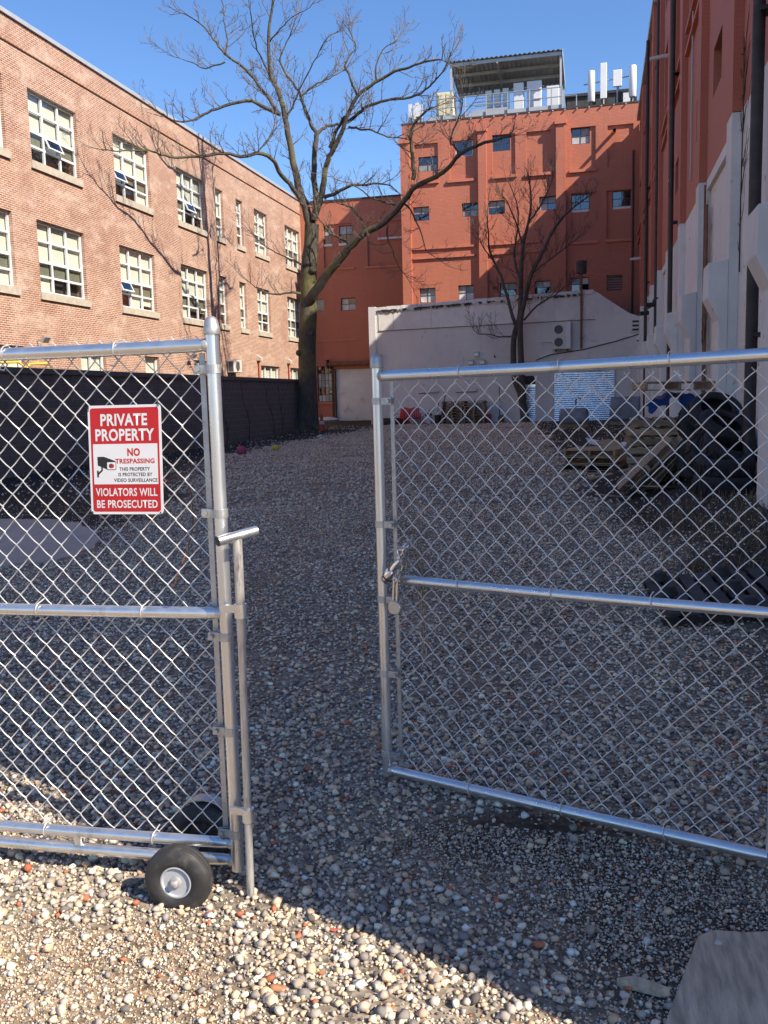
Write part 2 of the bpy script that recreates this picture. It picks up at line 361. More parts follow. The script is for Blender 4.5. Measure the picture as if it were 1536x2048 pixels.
def dirt_amt(x, y):
    n = (vnoise(x, y, 1.7, 8)-.5)*1.3 + (vnoise(x, y, 5.0, 9)-.5)*.6
    dx_ = x + .9 + (y-3)*.27
    rut = (np.exp(-((dx_-.72)/.24)**2) + np.exp(-((dx_+.72)/.24)**2))*sstep(y, 3, 4.5)*(.30+.5*(vnoise(x, y, .5, 21)-.2))
    near = sstep(2.42 - y - .45*np.maximum(x+.9, 0)*0 + n*.45 - np.exp(-((x+.55)/.5)**2)*.45, -.1, .35)
    patch = np.exp(-((x-.05)/.55)**2-((y-2.75)/.32)**2)*.9 + np.exp(-((x+.45)/.5)**2-((y-3.15)/.25)**2)*.6
    track = .35*np.exp(-((x+1.55-(y-4)*-.09)/.28)**2)*sstep(y, 3, 5)
    return np.clip(near + patch*(.5+n*.5) + track*.5 + rut + .95*damp_amt(x, y), 0, 1)
def axis_pts(segs):
    out = []
    for a, b, d in segs: out += list(np.arange(a, b, d))
    return np.array(out + [segs[-1][1]])
gx = axis_pts([(-500, -60, 60), (-60, -20, 4), (-20, -8, .6), (-8, -4, .25), (-4, 2.4, .06), (2.4, 6, .4), (6, 60, 6), (60, 500, 60)])
gy = axis_pts([(-400, -40, 60), (-40, 0, 4), (0, 1.6, .2), (1.6, 6, .06), (6, 14, .16), (14, 56, .5), (56, 120, 8), (120, 900, 90)])
GX, GY = np.meshgrid(gx, gy); GZ = gz(GX, GY)
nx, ny = len(gx), len(gy)
ii = (np.arange(ny-1)[:, None]*nx + np.arange(nx-1)[None, :]).ravel()
Fq = np.c_[ii, ii+1, ii+1+nx, ii+nx]
sa, da = soil_amt(GX, GY).ravel()[:, None], dirt_amt(GX, GY).ravel()[:, None]
tone = np.array([.28, .25, .21])*(1-sa)+np.array([.050, .046, .042])*sa
tone = tone*(1-da*(1-sa)) + np.array([.31, .24, .165])*da*(1-sa)
wa = damp_amt(GX, GY).ravel()[:, None]; tone = tone*(1-wa) + np.array([.10, .078, .060])*wa
def ground_mat():
    m, nt, b = _nt('ground_dirt')
    a = nt.nodes.new('ShaderNodeAttribute'); a.attribute_name = 'tone'
    vo = nt.nodes.new('ShaderNodeTexVoronoi'); vo.inputs['Scale'].default_value = 62; nt.links.new(pos(nt), vo.inputs['Vector'])
    vo2 = nt.nodes.new('ShaderNodeTexVoronoi'); vo2.inputs['Scale'].default_value = 21; nt.links.new(pos(nt), vo2.inputs['Vector'])
    bw = nt.nodes.new('ShaderNodeSeparateColor'); nt.links.new(vo.outputs['Color'], bw.inputs[0])
    bw2 = nt.nodes.new('ShaderNodeSeparateColor'); nt.links.new(vo2.outputs['Color'], bw2.inputs[0])
    peb = mixc(nt, bw.outputs[0], (.45, .42, .38), (1.75, 1.7, 1.6))
    c = mixc(nt, .75, a.outputs['Color'], peb, 'MULTIPLY')
    peb2 = mixc(nt, bw2.outputs[1], (.5, .5, .5), (1.5, 1.45, 1.4))
    c = mixc(nt, .5, c, peb2, 'MULTIPLY')
    c = mixc(nt, ramp(nt, noise(nt, pos(nt), 1.1, 6, .6), .35, .7), c, mixc(nt, 1.0, c, (.68, .66, .64), 'MULTIPLY'))
    nt.links.new(c, b.inputs['Base Color']); b.inputs['Roughness'].default_value = .95; b.inputs['Specular IOR Level'].default_value = .2
    bump(nt, b, vo.outputs['Distance'], .35, .005); bump(nt, b, vo2.outputs['Distance'], .35, .010); bump(nt, b, noise(nt, pos(nt), 160, 3), .4, .003)
    return m
kind(link('ground', np_mesh('ground', np.c_[GX.ravel(), GY.ravel(), GZ.ravel()], Fq, ground_mat(), tone)), 'structure')

# concrete slab let into the ground on the left
g = G()
sl = [(-5.4, 8.9), (-5.25, 8.3), (-5.6, 7.75), (-6.4, 7.5), (-8.5, 6.8), (-10.8, 6.4), (-10.8, 10.9), (-8.2, 11.0), (-7.2, 10.9), (-6.0, 10.0)]
sl = [(a[0]+(b[0]-a[0])*k/7+random.uniform(-.07, .07), a[1]+(b[1]-a[1])*k/7+random.uniform(-.07, .07), .066) for a, b in zip(sl, sl[1:]+sl[:1]) for k in range(7)]
g.prism(sl, (0, 0, -.12), (0, 0, 0)); kind(part('concrete_slab', g, 'concrete', None), 'structure')

# ---- gravel: real stones
def ico(sub):
    bm = bmesh.new(); bmesh.ops.create_icosphere(bm, subdivisions=sub, radius=1)
    V = np.array([v.co[:] for v in bm.verts]); F = np.array([[v.index for v in f.verts] for f in bm.faces]); bm.free(); return V, F
PAL = np.array([(.36, .34, .32), (.26, .25, .245), (.46, .42, .37), (.54, .46, .35), (.62, .56, .48), (.20, .195, .195), (.50, .39, .28), (.70, .66, .60), (.12, .115, .115), (.36, .13, .075), (.44, .34, .28), (.36, .32, .27)])
PW = np.array([.14, .11, .15, .13, .11, .08, .09, .05, .04, .03, .05, .04]); PW = PW/PW.sum(); PAL = np.minimum(PAL*np.array([1.46, 1.34, 1.20]), .8)
def shapes(sub, n, amp):
    V, F = ico(sub); out = []
    for k in range(n):
        r = np.random.default_rng(100+k+sub*50); P = V.copy()
        for q in range(10):                         # cut flats as on crushed stone
            d = r.normal(size=3); d /= np.linalg.norm(d); h = r.uniform(.42, .85)
            t = P@d; P -= np.outer(np.maximum(0, t-h), d)*.97
        P *= 1 + r.normal(size=(len(P), 1))*amp
        out.append(P*np.array([1, r.uniform(.65, .95), r.uniform(.5, .8)]))
    return out, F
def hulls(n, k, seed):
    out = []
    for s_ in range(n):
        r = np.random.default_rng(seed+s_); P = r.normal(size=(k, 3)); P /= np.linalg.norm(P, axis=1)[:, None]
        for it in range(12):                        # spread the corners
            D = P[:, None]-P[None]; d2 = (D**2).sum(2)+np.eye(k); P += .02*(D/d2[:, :, None]**1.5).sum(1); P /= np.linalg.norm(P, axis=1)[:, None]
        bm = bmesh.new(); vs = [bm.verts.new(p) for p in P]; bmesh.ops.convex_hull(bm, input=vs); bm.verts.index_update()
        F = np.array([[v.index for v in f.verts] for f in bm.faces]); V = np.array([v.co[:] for v in bm.verts]); bm.free()
        V = V*r.uniform(.74, 1.10, (len(V), 1))
        out.append((V*np.array([1, r.uniform(.62, .95), r.uniform(.45, .8)]), F))
    return out
def scatter(pts, rad, sh, F=None, sink=.15, bright=1.0):
    if F is None:                                   # list of (V, F) shapes
        w = rng.integers(0, len(sh), len(pts)); return joined([scatter(pts[w == k], rad[w == k], [sh[k][0]], sh[k][1], sink, bright) for k in range(len(sh)) if (w == k).any()])
    n = len(pts); which = rng.integers(0, len(sh), n); nv = len(sh[0])
    S = np.array(sh)[which]
    yaw = rng.uniform(0, 6.283, n); til = rng.normal(0, .35, n)
    c, s = np.cos(yaw), np.sin(yaw); ct, st = np.cos(til), np.sin(til)
    y1 = S[:, :, 1]*ct[:, None] - S[:, :, 2]*st[:, None]; z1 = S[:, :, 1]*st[:, None] + S[:, :, 2]*ct[:, None]
    X = S[:, :, 0]*c[:, None] - y1*s[:, None]; Y = S[:, :, 0]*s[:, None] + y1*c[:, None]
    P = np.stack([X, Y, z1], 2)*rad[:, None, None]
    zz = gz(pts[:, 0], pts[:, 1]) + rad*(.55-sink) + rng.uniform(0, .5, n)*rad*.6
    P += np.c_[pts, zz][:, None, :]
    t = PAL[rng.choice(len(PAL), n, p=PW)]*rng.uniform(.75, 1.2, (n, 1))*bright
    return P.reshape(-1, 3), (F[None]+(np.arange(n)*nv)[:, None, None]).reshape(-1, 3), np.repeat(t, nv, 0)
def sample(y0, y1, dens, mr, ml):
    x0, x1 = -.86*y1-ml, .22*y1+mr
    n = int((x1-x0)*(y1-y0)*dens); p = np.c_[rng.uniform(x0, x1, n), rng.uniform(y0, y1, n)]
    k = (p[:, 0] > -.86*p[:, 1]-ml) & (p[:, 0] < .22*p[:, 1]+mr); return p[k]
def inside(p, poly):
    x, y = p[:, 0], p[:, 1]; c = np.zeros(len(p), bool); n = len(poly)
    for i in range(n):
        (ax, ay), (bx, by) = poly[i][:2], poly[(i+1) % n][:2]
        c ^= ((ay > y) != (by > y)) & (x < (bx-ax)*(y-ay)/(by-ay+1e-12)+ax)
    return c
def keep(p, base):
    d, s = dirt_amt(p[:, 0], p[:, 1]), soil_amt(p[:, 0], p[:, 1])
    cl = .55 + .9*vnoise(p[:, 0], p[:, 1], 2.3, 12)
    pr = base*np.clip(cl, 0, 1)*(1-.72*d)*(1-.5*damp_amt(p[:, 0], p[:, 1]))*(1-.93*s)
    return p[(rng.uniform(size=len(p)) < pr) & ~(inside(p+.12, sl) & inside(p-.12, sl) & ((inside(p+.5, sl) & inside(p-.5, sl) & (vnoise(p[:, 0], p[:, 1], 5.0, 41) > .22)) | (vnoise(p[:, 0], p[:, 1], 2.6, 40) > .5)))]
def octa(n):
    V = np.array([(1, 0, 0), (-1, 0, 0), (0, 1, 0), (0, -1, 0), (0, 0, 1), (0, 0, -1)], float)
    F = np.array([(0, 2, 4), (2, 1, 4), (1, 3, 4), (3, 0, 4), (2, 0, 5), (1, 2, 5), (3, 1, 5), (0, 3, 5)])
    return [V*(1+np.random.default_rng(k).normal(size=(6, 1))*.16)*np.array([1, .8, .7]) for k in range(n)], F
shpo, Fo = octa(12)
shp1, F1 = shapes(2, 14, .02); shp0, F0 = shapes(1, 14, .03)
# create_icosphere(subdivisions=1) is the 20-face solid, 2 the 80-face one
def joined(packs):
    V, Fs, T, k = [], [], [], 0
    for v, f, t in packs: V.append(v); Fs.append(f+k); T.append(t); k += len(v)
    return np.concatenate(V), np.concatenate(Fs), np.concatenate(T)
packs = []
p = keep(sample(1.75, 4.4, 4300, .4, .3), 1.0); packs.append(scatter(p, rng.lognormal(math.log(.0082), .44, len(p)).clip(.003, .023), hulls(12, 13, 300)+hulls(14, 9, 400)))
p = keep(sample(4.4, 12.5, 1500, .6, .6), 1.0); packs.append(scatter(p, rng.lognormal(math.log(.0108), .34, len(p)).clip(.005, .026), hulls(10, 9, 500), None, .15, 1.12))
p = keep(sample(12.5, 44, 150, .6, .6), 1.0); far = scatter(p, rng.lognormal(math.log(.026), .28, len(p)).clip(.015, .05), shpo, Fo, .2, 1.1); far = (far[0], far[1], far[2]*.45+far[2].mean(0)*.55); packs.append(far)
STONE = attr_mat('gravel_stone', .85, .35, 45)
V, Fs, T = joined(packs)
kind(link('gravel', np_mesh('gravel', V, Fs, STONE, T, False)), 'stuff')
# fine grit between the stones of the foreground
p = sample(1.75, 3.2, 14000, .4, .3); p = p[rng.uniform(size=len(p)) < .12+.88*dirt_amt(p[:, 0], p[:, 1])]
V, Fs, T = scatter(p, rng.lognormal(math.log(.0042), .35, len(p)).clip(.002, .010), shpo, Fo, .3, 1.0)
kind(link('grit', np_mesh('grit', V, Fs, STONE, T)), 'stuff')
# pale chips lying on the dark soil
p = np.concatenate([sample(4.8, 22, 60, .8, .8)]); p = p[(soil_amt(p[:, 0], p[:, 1]) > .5) & (rng.uniform(size=len(p)) < .11) & ~inside(p, sl)]
V, Fs, T = scatter(p, rng.uniform(.006, .018, len(p)), shp0, F0, .25, .75)
kind(link('litter', np_mesh('litter', V, Fs, STONE, T)), 'stuff')
def stone(x, y, r, col, label, sq=(1, .8, .6), seed=0, rz=0):
    me = bpy.data.meshes.new('loose_stone'); P = shp1[seed]*np.array(sq)*r
    c, s = math.cos(rz), math.sin(rz); P = np.c_[P[:, 0]*c-P[:, 1]*s, P[:, 0]*s+P[:, 1]*c, P[:, 2]]
    me = np_mesh('loose_stone', P, F1, STONE, np.tile(np.array(col), (len(P), 1)))
    o = link('loose_stone', me); o.location = (x, y, gzf(x, y)+r*sq[2]*.35); return tag(o, label, 'stone', 'larger loose stones in front of the gate')
stone(-1.62, 2.24, .024, (.68, .64, .58), 'cream white loose stone on bare dirt left of the gate wheel', seed=1)
stone(-1.155, 1.86, .045, (.13, .135, .14), 'flat dark slate stone beside the tan one near the bottom edge', (1, .7, .35), 2, .5)
stone(-1.07, 1.80, .042, (.48, .38, .26), 'tan angular stone at the bottom edge beside the dark slate', (1, .6, .5), 3, -.5)
stone(-.83, 2.10, .03, (.42, .20, .11), 'orange brown stone on the pale gravel below the drop rod', (1, .75, .7), 4)
stone(-.77, 2.42, .022, (.45, .13, .09), 'small red brick chip on sunlit gravel right of the drop rod', (1, .7, .6), 5)

# ================================================================ SCHOOL (left)
FX = -17.5
school = thing('school_building', 'three-storey red brick building with white gridded windows beyond the block wall', 'building', (FX, 30, 0))
wins = []                                   # (y0, y1, z0, z1, cols, open sash (col,row), dark cells)
cols3 = [(14.1, 16.85), (22.45, 25.2), (26.45, 29.2), (31.6, 34.35), (36.75, 39.5), (50.45, 53.05)]
for fl, (z0, z1) in enumerate(((9.35, 11.57), (5.28, 7.56))):
    for i, (a, b) in enumerate(cols3):
        op = {(0, 2): (1, 1), (0, 3): (0, 1), (0, 4): (1, 1), (1, 3): (0, 1)}.get((fl, i))
        dk = {(0, 2): [(0, 0), (2, 0)], (0, 3): [(0, 0), (1, 0)], (0, 4): [(1, 0), (2, 0)], (1, 2): [(1, 0), (2, 0)], (1, 4): [(1, 0), (2, 0)], (0, 5): [(0, 0), (2, 0)]}.get((fl, i), [])
        wins.append((a, b, z0, z1, 3, op, dk, 4))
    wins += [(40.8, 41.68, z0, z1, 1, None, [(0, 0)] if fl else [], 4), (43.28, 44.16, z0, z1, 1, None, [] if fl else [(0, 0)], 4), (45.7, 47.6, z0, z1, 2, None, [(1, 0)] if fl else [], 4)]
for a, b, c in ((22.45, 25.3, 3), (28.5, 30.15, 2), (33.1, 34.3, 1), (37.6, 39.0, 2), (45.8, 48.7, 3), (50.5, 53.05, 3)):
    wins.append((a, b, 1.35, 3.5, c, None, [], 3))
Y0S, Y1S, HS = 6.0, 53.35, 13.38
g = G().wall((FX, Y0S, 0), (0, 1, 0), (0, 0, 1), (1, 0, 0), Y1S-Y0S, 12.60, [(w[0]-Y0S, w[2], w[1]-Y0S, w[3], .42, 1) for w in wins])
g.wall((FX, Y0S, 12.72), (0, 1, 0), (0, 0, 1), (1, 0, 0), Y1S-Y0S, HS-12.72)
part('brick_wall', g, 'school', school)
g = G()
for dz, dx in ((12.60, .05), (12.66, .02)): g.box((FX-.3, Y0S, dz), (FX+dx, Y1S, dz+.06))
part('cornice', g, 'school', school, label='two projecting brick courses below the parapet')
part('coping', G().box((FX-.45, Y0S-.05, HS+.004), (FX+.07, Y1S, HS+.14)), 'coping', school)
g = G().box((FX-14, Y0S, -.5), (FX-.43, Y1S, 13.0)); g.box((FX-.43, Y0S, 12.5), (FX-.004, Y0S+.3, 13.3)); part('roof', g, 'room', school)
pane_cache = {}
def school_window(a, b, z0, z1, nc, op, dk, nr):
    g = G(); t = .072; Wd, H = b-a, z1-z0; d0, d1 = FX-.20, FX-.13
    rows = [0, .235, .445, .73, 1.0] if nr == 4 else [0, .34, .67, 1.0]
    rows = [z0+H*r for r in rows]; colsx = [a+Wd*i/nc for i in range(nc+1)]
    for i, x in enumerate(colsx):
        w = t if 0 < i < nc else t*.9; lo = a if i == 0 else (x-w/2 if i < nc else b-w); g.box((d0, lo, z0), (d1, lo+w, z1))
    for j, z in enumerate(rows):
        w = t*(1.35 if (nr == 4 and j == 2) else .95); lo = z0 if j == 0 else (z-w/2 if j < nr else z1-w)
        for i in range(nc): g.box((d0+.004, colsx[i]+t*.45, lo), (d1-.004-(0 if j in (0, nr) else .003), colsx[i+1]-t*.45, lo+w))
    fr = part('window', g, 'winframe', school)
    for i in range(nc):
        for j in range(nr):
            y0, y1, q0, q1 = colsx[i]+t*.5, colsx[i+1]-t*.5, rows[j]+t*.5, rows[j+1]-t*.5
            if op == (i, j):
                s = G(); h = q1-q0; mt = xf((FX-.12, 0, q1), ry=R(-24)); k = .05
                for lo, hi in (((-.02, y0, -h), (.02, y0+k, 0)), ((-.02, y1-k, -h), (.02, y1, 0)), ((-.02, y0+k, -k), (.02, y1-k, 0)), ((-.02, y0+k, -h), (.02, y1-k, -h+k))): s.box(lo, hi, mt)
                part('sash', s, 'winframe', fr, label='awning sash tilted open')
                part('pane', G().box((-.004, y0+k, -h+k), (.004, y1-k, -k), mt), 'darkglass', fr)
            else:
                part('pane', G().box((FX-.172, y0, q0), (FX-.164, y1, q1)), 'screenglass' if (nr == 4 and j == 1) else 'glass', fr)
    for i in range(nc):                              # one roller blind per light column
        low = rows[0]
        rr = [j for (ci, j) in dk if ci == i]
        if rr: low = rows[max(rr)+1] - .04 - (.12 if random.random() < .4 else 0)
        if op and op[0] == i: low = rows[1]+.1
        part('blind', G().box((FX-.262, colsx[i]+.02, low+random.choice((0, 0, .01, .02, .10, .22))), (FX-.254, colsx[i+1]-.02, z1-.02)), 'blind', fr)
    s = G().box((FX-.12, a-.09, z0-.24), (FX+.075, b+.09, z0-.002)); part('sill', s, 'limestone', fr)
    part('interior', G().box((FX-.415, a+.01, z0+.01), (FX-.41, b-.01, z1-.01)), 'room', fr)
for w in wins: school_window(*w)
# fittings on the school
def floodlight(y, z, label):
    t = thing('flood_light', label, 'light', (FX, y, z), 'flood lights on the brick facade')
    part('housing', G().box((-.02, -.16, -.10), (.08, .16, .10), xf((FX+.30, y, z), ry=R(35))), 'galv2', t)
    part('bracket', G().tube([(FX-.01, y, z-.05), (FX+.22, y, z-.03)], .02, 6), 'galv2', t)
floodlight(26.0, 3.75, 'small grey flood light on the brick wall above the yellow rails')
floodlight(36.9, 3.66, 'small flood light on the brick wall near the gate post top')
t = thing('wall_air_conditioner', 'small white air conditioner mounted low on the brick facade beside the gate post', 'air conditioner', (FX, 41.6, 3.1))
part('casing', G().box((FX+.05, 41.2, 3.02), (FX+.40, 42.15, 3.62)), 'acwhite', t, bevel=.02)
part('fan_grille', G().lathe([(.22, 0), (.22, .02), (.05, .03)], (FX+.402, 41.62, 3.32), 'X', 20), 'fan', t)
part('side_grille', G().box((FX+.10, 41.19, 3.08), (FX+.34, 41.205, 3.55)), 'fan', t)
for y, lab in ((45.35, 'pale pipe box high on the brick wall, nearer the gate post'), (50.1, 'pale pipe box high on the brick wall, beside the tree trunk')):
    t = thing('pipe_hood', lab, 'pipe', (FX, y, 3.9), 'pipe boxes on the brick facade')
    part('hood', G().prism([(FX, y-.16, 4.02), (FX+.24, y-.16, 3.86), (FX+.24, y-.16, 3.72), (FX, y-.16, 3.72)], (0, 0, 0), (0, .32, 0)), 'limestone', t)
    part('pipe', G().tube([(FX+.09, y, 3.72), (FX+.09, y, .1)], .055, 8), 'orange_trim', t, True)
t = thing('yellow_railing', 'bright yellow tube railing just showing over the dark block wall', 'railing', (-16.2, 24, 0))
for y in (22.2, 23.6):
    part('hoop', G().tube([(-16.3, y, .1), (-16.3, y, 2.72), (-16.25, y+.12, 2.86), (-16.2, y+.9, 2.9), (-16.15, y+1.1, 2.78), (-16.15, y+1.12, .1)], .035, 8), 'yellowpaint', t, True)

# ================================================================ BLOCK WALL
BX, BY0, BY1 = -12.7, 9.0, 40.2
bw = thing('block_wall', 'long dark painted concrete block wall with a flat coping', 'wall', (BX, 24, 0))
part('mortar_core', G().box((BX-.20, BY0, -.3), (BX-.007, BY1, 2.36)), 'mortar', bw)
part('coping', G().box((BX-.24, BY0-.03, 2.362), (BX+.05, BY1+.03, 2.50)), 'block', bw, bevel=.01)
bme = mesh_of('block', G().box((-.05, -.1945, -.0945), (.004, .1945, .0945)), 'block', None, .004)
cells = []
for r_ in range(12):
    z = 2.262-r_*.2
    for k in range(int((BY1-BY0)/.4)):
        y = BY0+.2+.4*k+(.2 if r_ % 2 else 0)
        if y < BY1-.19 and z > -.05: cells.append((y, z))
vis = sorted([c for c in cells if 14.5 < c[0]], key=lambda c: c[0])
near = set(vis[:300]); rest = G()
for y, z in cells:
    j = random.uniform(-.004, .004)
    if (y, z) in near:
        o = link('block', bme, bw); o.location = (BX+j, y, z); o.matrix_parent_inverse = bw.matrix_basis.inverted()
    else: rest.box((BX-.05, y-.1945, z-.0945), (BX+.004+j, y+.1945, z+.0945))
kind(part('blocks', rest, 'block', bw), 'stuff')

# ================================================================ ORANGE BUILDINGS (back)
def grid_window(parent, o, u, n, Wd, H, depth, nc, nr, frame='steelframe', panes=('darkglass',), ft=.035, name='window'):
    """window in a pocket: o = lower left corner on the wall face, u along, n outward"""
    o, u, n = Vector(o), Vector(u), Vector(n); z = Vector((0, 0, 1)); g = G()
    def bar(a0, a1, b0, b1, d0, d1):
        P = [o+u*a0+z*b0, o+u*a1+z*b0, o+u*a1+z*b1, o+u*a0+z*b1]
        g.prism(P, -n*d0, -n*d1)
    d1 = depth-.005; d0 = depth-.055
    bar(0, ft, 0, H, d0, d1); bar(Wd-ft, Wd, 0, H, d0, d1); bar(ft, Wd-ft, 0, ft, d0, d1); bar(ft, Wd-ft, H-ft, H, d0, d1)
    for i in range(1, nc): bar(Wd*i/nc-.012, Wd*i/nc+.012, ft, H-ft, d0+.006, d1)
    for j in range(1, nr): bar(ft, Wd-ft, H*j/nr-.012, H*j/nr+.012, d0+.009, d1)
    w = part(name, g, frame, parent); k = 0
    for i in range(nc):
        for j in range(nr):
            a0, a1, b0, b1 = Wd*i/nc+.013, Wd*(i+1)/nc-.013, H*j/nr+.013, H*(j+1)/nr-.013
            P = [o+u*a0+z*b0, o+u*a1+z*b0, o+u*a1+z*b1, o+u*a0+z*b1]
            part('pane', G().prism(P, -n*(depth-.022), -n*(depth-.016)), panes[k % len(panes)], w); k += 1
    return w
TY, TX0, TX1, TH = 49.0, -10.25, 1.92, 15.9
tall = thing('orange_building', 'tall orange painted brick building with small scattered windows and rooftop equipment', 'building', (-4, TY, 0))
panels = [(-9.6, 12.99, -8.33, 14.86), (-7.71, 12.92, -6.42, 14.86), (-5.47, 12.94, -4.29, 14.97), (-3.72, 12.9, -2.47, 14.97), (-1.48, 12.9, -.24, 14.97), (.34, 12.89, 1.6, 14.92), (-1.45, 9.36, -.18, 11.75), (.31, 9.36, 1.59, 11.75)]
pw = {0: (-9.42, 13.47, -8.38, 14.22), 1: (-7.41, 14.09, -6.5, 14.86), 2: (-5.47, 14.17, -4.56, 14.97), 4: (-1.45, 14.17, -.54, 14.97), 6: (-1.45, 10.94, -.54, 11.71), 7: (.6, 10.95, 1.51, 11.73)}
fw = [(-9.73, 10.94, -8.86, 11.66), (-7.11, 10.97, -6.26, 11.67), (-5.71, 10.99, -4.85, 11.69), (-3.08, 11.02, -2.21, 11.71), (-9.47, 6.64, -8.6, 7.41), (-7.37, 6.67, -6.52, 7.45), (-5.14, 6.77, -4.27, 7.46), (-3.34, 6.81, -2.49, 7.47), (-1.47, 6.83, -.56, 7.53), (.33, 6.76, 1.12, 7.55), (-5.5, 7.1, -5.2, 7.3)]
def hp(r, dep, nb=0): return (r[0]-TX0, r[1], r[2]-TX0, r[3], dep, nb)
g = G().wall((TX0, TY, 0), (1, 0, 0), (0, 0, 1), (0, -1, 0), TX1-TX0, TH, [hp(p, .10, 1) for p in panels] + [hp(w, .16) for w in fw])
for i, p in enumerate(panels):
    hs = [(pw[i][0]-p[0], pw[i][1]-p[1], pw[i][2]-p[0], pw[i][3]-p[1], .12)] if i in pw else []
    g.wall((p[0], TY+.10, p[1]), (1, 0, 0), (0, 0, 1), (0, -1, 0), p[2]-p[0], p[3]-p[1], hs)
part('brick_wall', g, 'orange', tall)
part('roof', G().box((TX0, TY+.4, 0), (TX1, 66, TH-.25)), 'roofing', tall)
g = G().wall((TX0, 66, 0), (0, -1, 0), (0, 0, 1), (-1, 0, 0), 66-TY, TH); part('side_wall', g, 'orange_y', tall)
g = G().box((TX0-.03, TY-.03, TH+.002), (TX1, TY+.45, TH+.07)); g.box((TX0-.03, TY+.45, TH+.002), (TX0+.42, 66, TH+.07)); part('coping', g, 'roofing', tall)
for x0, x1, zt in ((-10.33, -9.83, 14.9), (-6.2, -5.77, 15.15), (-2.21, -1.72, 15.15)):
    part('pilaster', G().box((x0, TY-.22, 0), (x1, TY-.001, zt)), 'orange', tall)
    part('pilaster_cap', G().box((x0-.06, TY-.30, zt+.002), (x1+.04, TY-.001, zt+.24)), 'orange_trim', tall)
for x0, x1, z in ((-7.85, -6.4, 12.76), (-5.5, -4.2, 12.78), (-3.78, -2.45, 12.76), (-1.55, -.2, 12.76), (-9.7, -8.3, 12.8), (-1.5, -.1, 9.2), (.26, 1.66, 9.2)):
    part('sill', G().box((x0, TY-.10, z), (x1, TY-.001, z+.14)), 'orange_trim', tall)
for x0, x1 in ((-9.78, -6.44), (-5.72, -3.1)):
    for z in (8.93, 9.42): part('belt_course', G().box((x0, TY-.09, z), (x1, TY-.001, z+.09)), 'orange_trim', tall)
for i, w in pw.items():
    grid_window(tall, (w[0], TY+.10, w[1]), (1, 0, 0), (0, -1, 0), w[2]-w[0], w[3]-w[1], .12, 2 if i != 1 else 1, 2 if i != 1 else 1, 'winframe' if i == 1 else 'steelframe', {4: ('palepane', 'darkglass', 'greypane', 'greypane'), 0: ('greypane', 'darkglass')}.get(i, ('darkglass',)))
for k, w in enumerate(fw[:9]):
    pn = {4: ('palepane', 'greypane', 'palepane', 'greypane'), 5: ('palepane', 'greypane'), 0: ('darkglass', 'greypane'), 1: ('greypane', 'darkglass'), 3: ('palepane', 'greypane', 'darkglass', 'greypane')}.get(k, ('darkglass', 'greypane'))
    grid_window(tall, (w[0], TY, w[1]), (1, 0, 0), (0, -1, 0), w[2]-w[0], w[3]-w[1], .16, 2, 2, 'steelframe', pn)
def louver(parent, x0, z0, x1, z1, y, n, mat='galv2'):
    for k in range(n):
        z = z0+(z1-z0)*(k+.5)/n
        part('louver_blade', G().box((-(x1-x0)/2, -.05, -.008), ((x1-x0)/2, .05, .008), xf(((x0+x1)/2, y, z), rx=R(-38))), mat, parent)
louver(tall, .34, 6.78, 1.11, 7.53, TY+.09, 6)
for w in (pw[6], pw[7]):                           # pale runs of old paint below two windows
    part('drip_stain', G().box((w[0]+.02, TY+.094, w[1]-.12), (w[2]-.02, TY+.0985, w[1]-.01)), 'whitepaint', tall)
tag(part('drain_pipe', G().tube([(.67, TY+.12, 14.62), (.67, TY-.80, 14.46)], .085, 12, cap=False), 'orange_trim', None, True), 'short orange scupper pipe sticking out near the top of the orange building', 'pipe')
part('corner_pipe', G().tube([(1.60, TY-.12, 3), (1.60, TY-.12, 13.6)], .05, 8), 'darkpipe', tall, True)

LY, LX0, LX1, LH = 53.4, -17.9, TX0+.02, 13.25
ann = thing('orange_annex', 'lower orange painted brick wing with a roll-up door behind the large tree', 'building', (-14, LY, 0))
lp = [(-16.1, 9.4, -14.28, 11.95), (-13.4, 9.38, -10.7, 11.9)]
lw = [(-15.14, 6.87, -14.23, 7.62), (-16.85, 6.93, -16.2, 7.6), (-16.78, 1.46, -15.88, 3.62)]
door = (-15.72, -.2, -12.3, 3.42)
hh = lambda r, d, nb=0: (r[0]-LX0, max(0, r[1]), r[2]-LX0, r[3], d, nb)
g = G().wall((LX0, LY, 0), (1, 0, 0), (0, 0, 1), (0, -1, 0), LX1-LX0, LH, [hh(lp[0], .10, 1), hh(lp[1], .10)] + [hh(w, .16) for w in lw] + [hh(door, .25)])
p = lp[0]; iw = [(-16.1, 10.82, -15.62, 11.84), (-15.14, 10.82, -14.3, 11.84)]
g.wall((p[0], LY+.10, p[1]), (1, 0, 0), (0, 0, 1), (0, -1, 0), p[2]-p[0], p[3]-p[1], [(w[0]-p[0], w[1]-p[1], w[2]-p[0], w[3]-p[1], .12) for w in iw])
part('brick_wall', g, 'orange', ann)
part('roof', G().box((LX0, LY+.45, 0), (LX1-.02, 66, LH-.2)), 'roofing', ann)
part('coping', G().box((LX0, LY-.05, LH+.002), (LX1-.02, LY+.45, LH+.10)), 'roofing', ann)
for w in iw: grid_window(ann, (w[0], LY+.10, w[1]), (1, 0, 0), (0, -1, 0), w[2]-w[0], w[3]-w[1], .12, 1 if w[2]-w[0] < .6 else 2, 2, panes=('darkglass', 'greypane'))
for w in iw: part('sill', G().box((w[0]-.03, LY+.03, w[1]-.13), (w[2]+.05, LY+.098, w[1]-.003)), 'whitepaint', ann)
w = lw[0]; grid_window(ann, (w[0], LY, w[1]), (1, 0, 0), (0, -1, 0), w[2]-w[0], w[3]-w[1], .16, 2, 2, panes=('palepane', 'palepane', 'palepane', 'darkglass'))
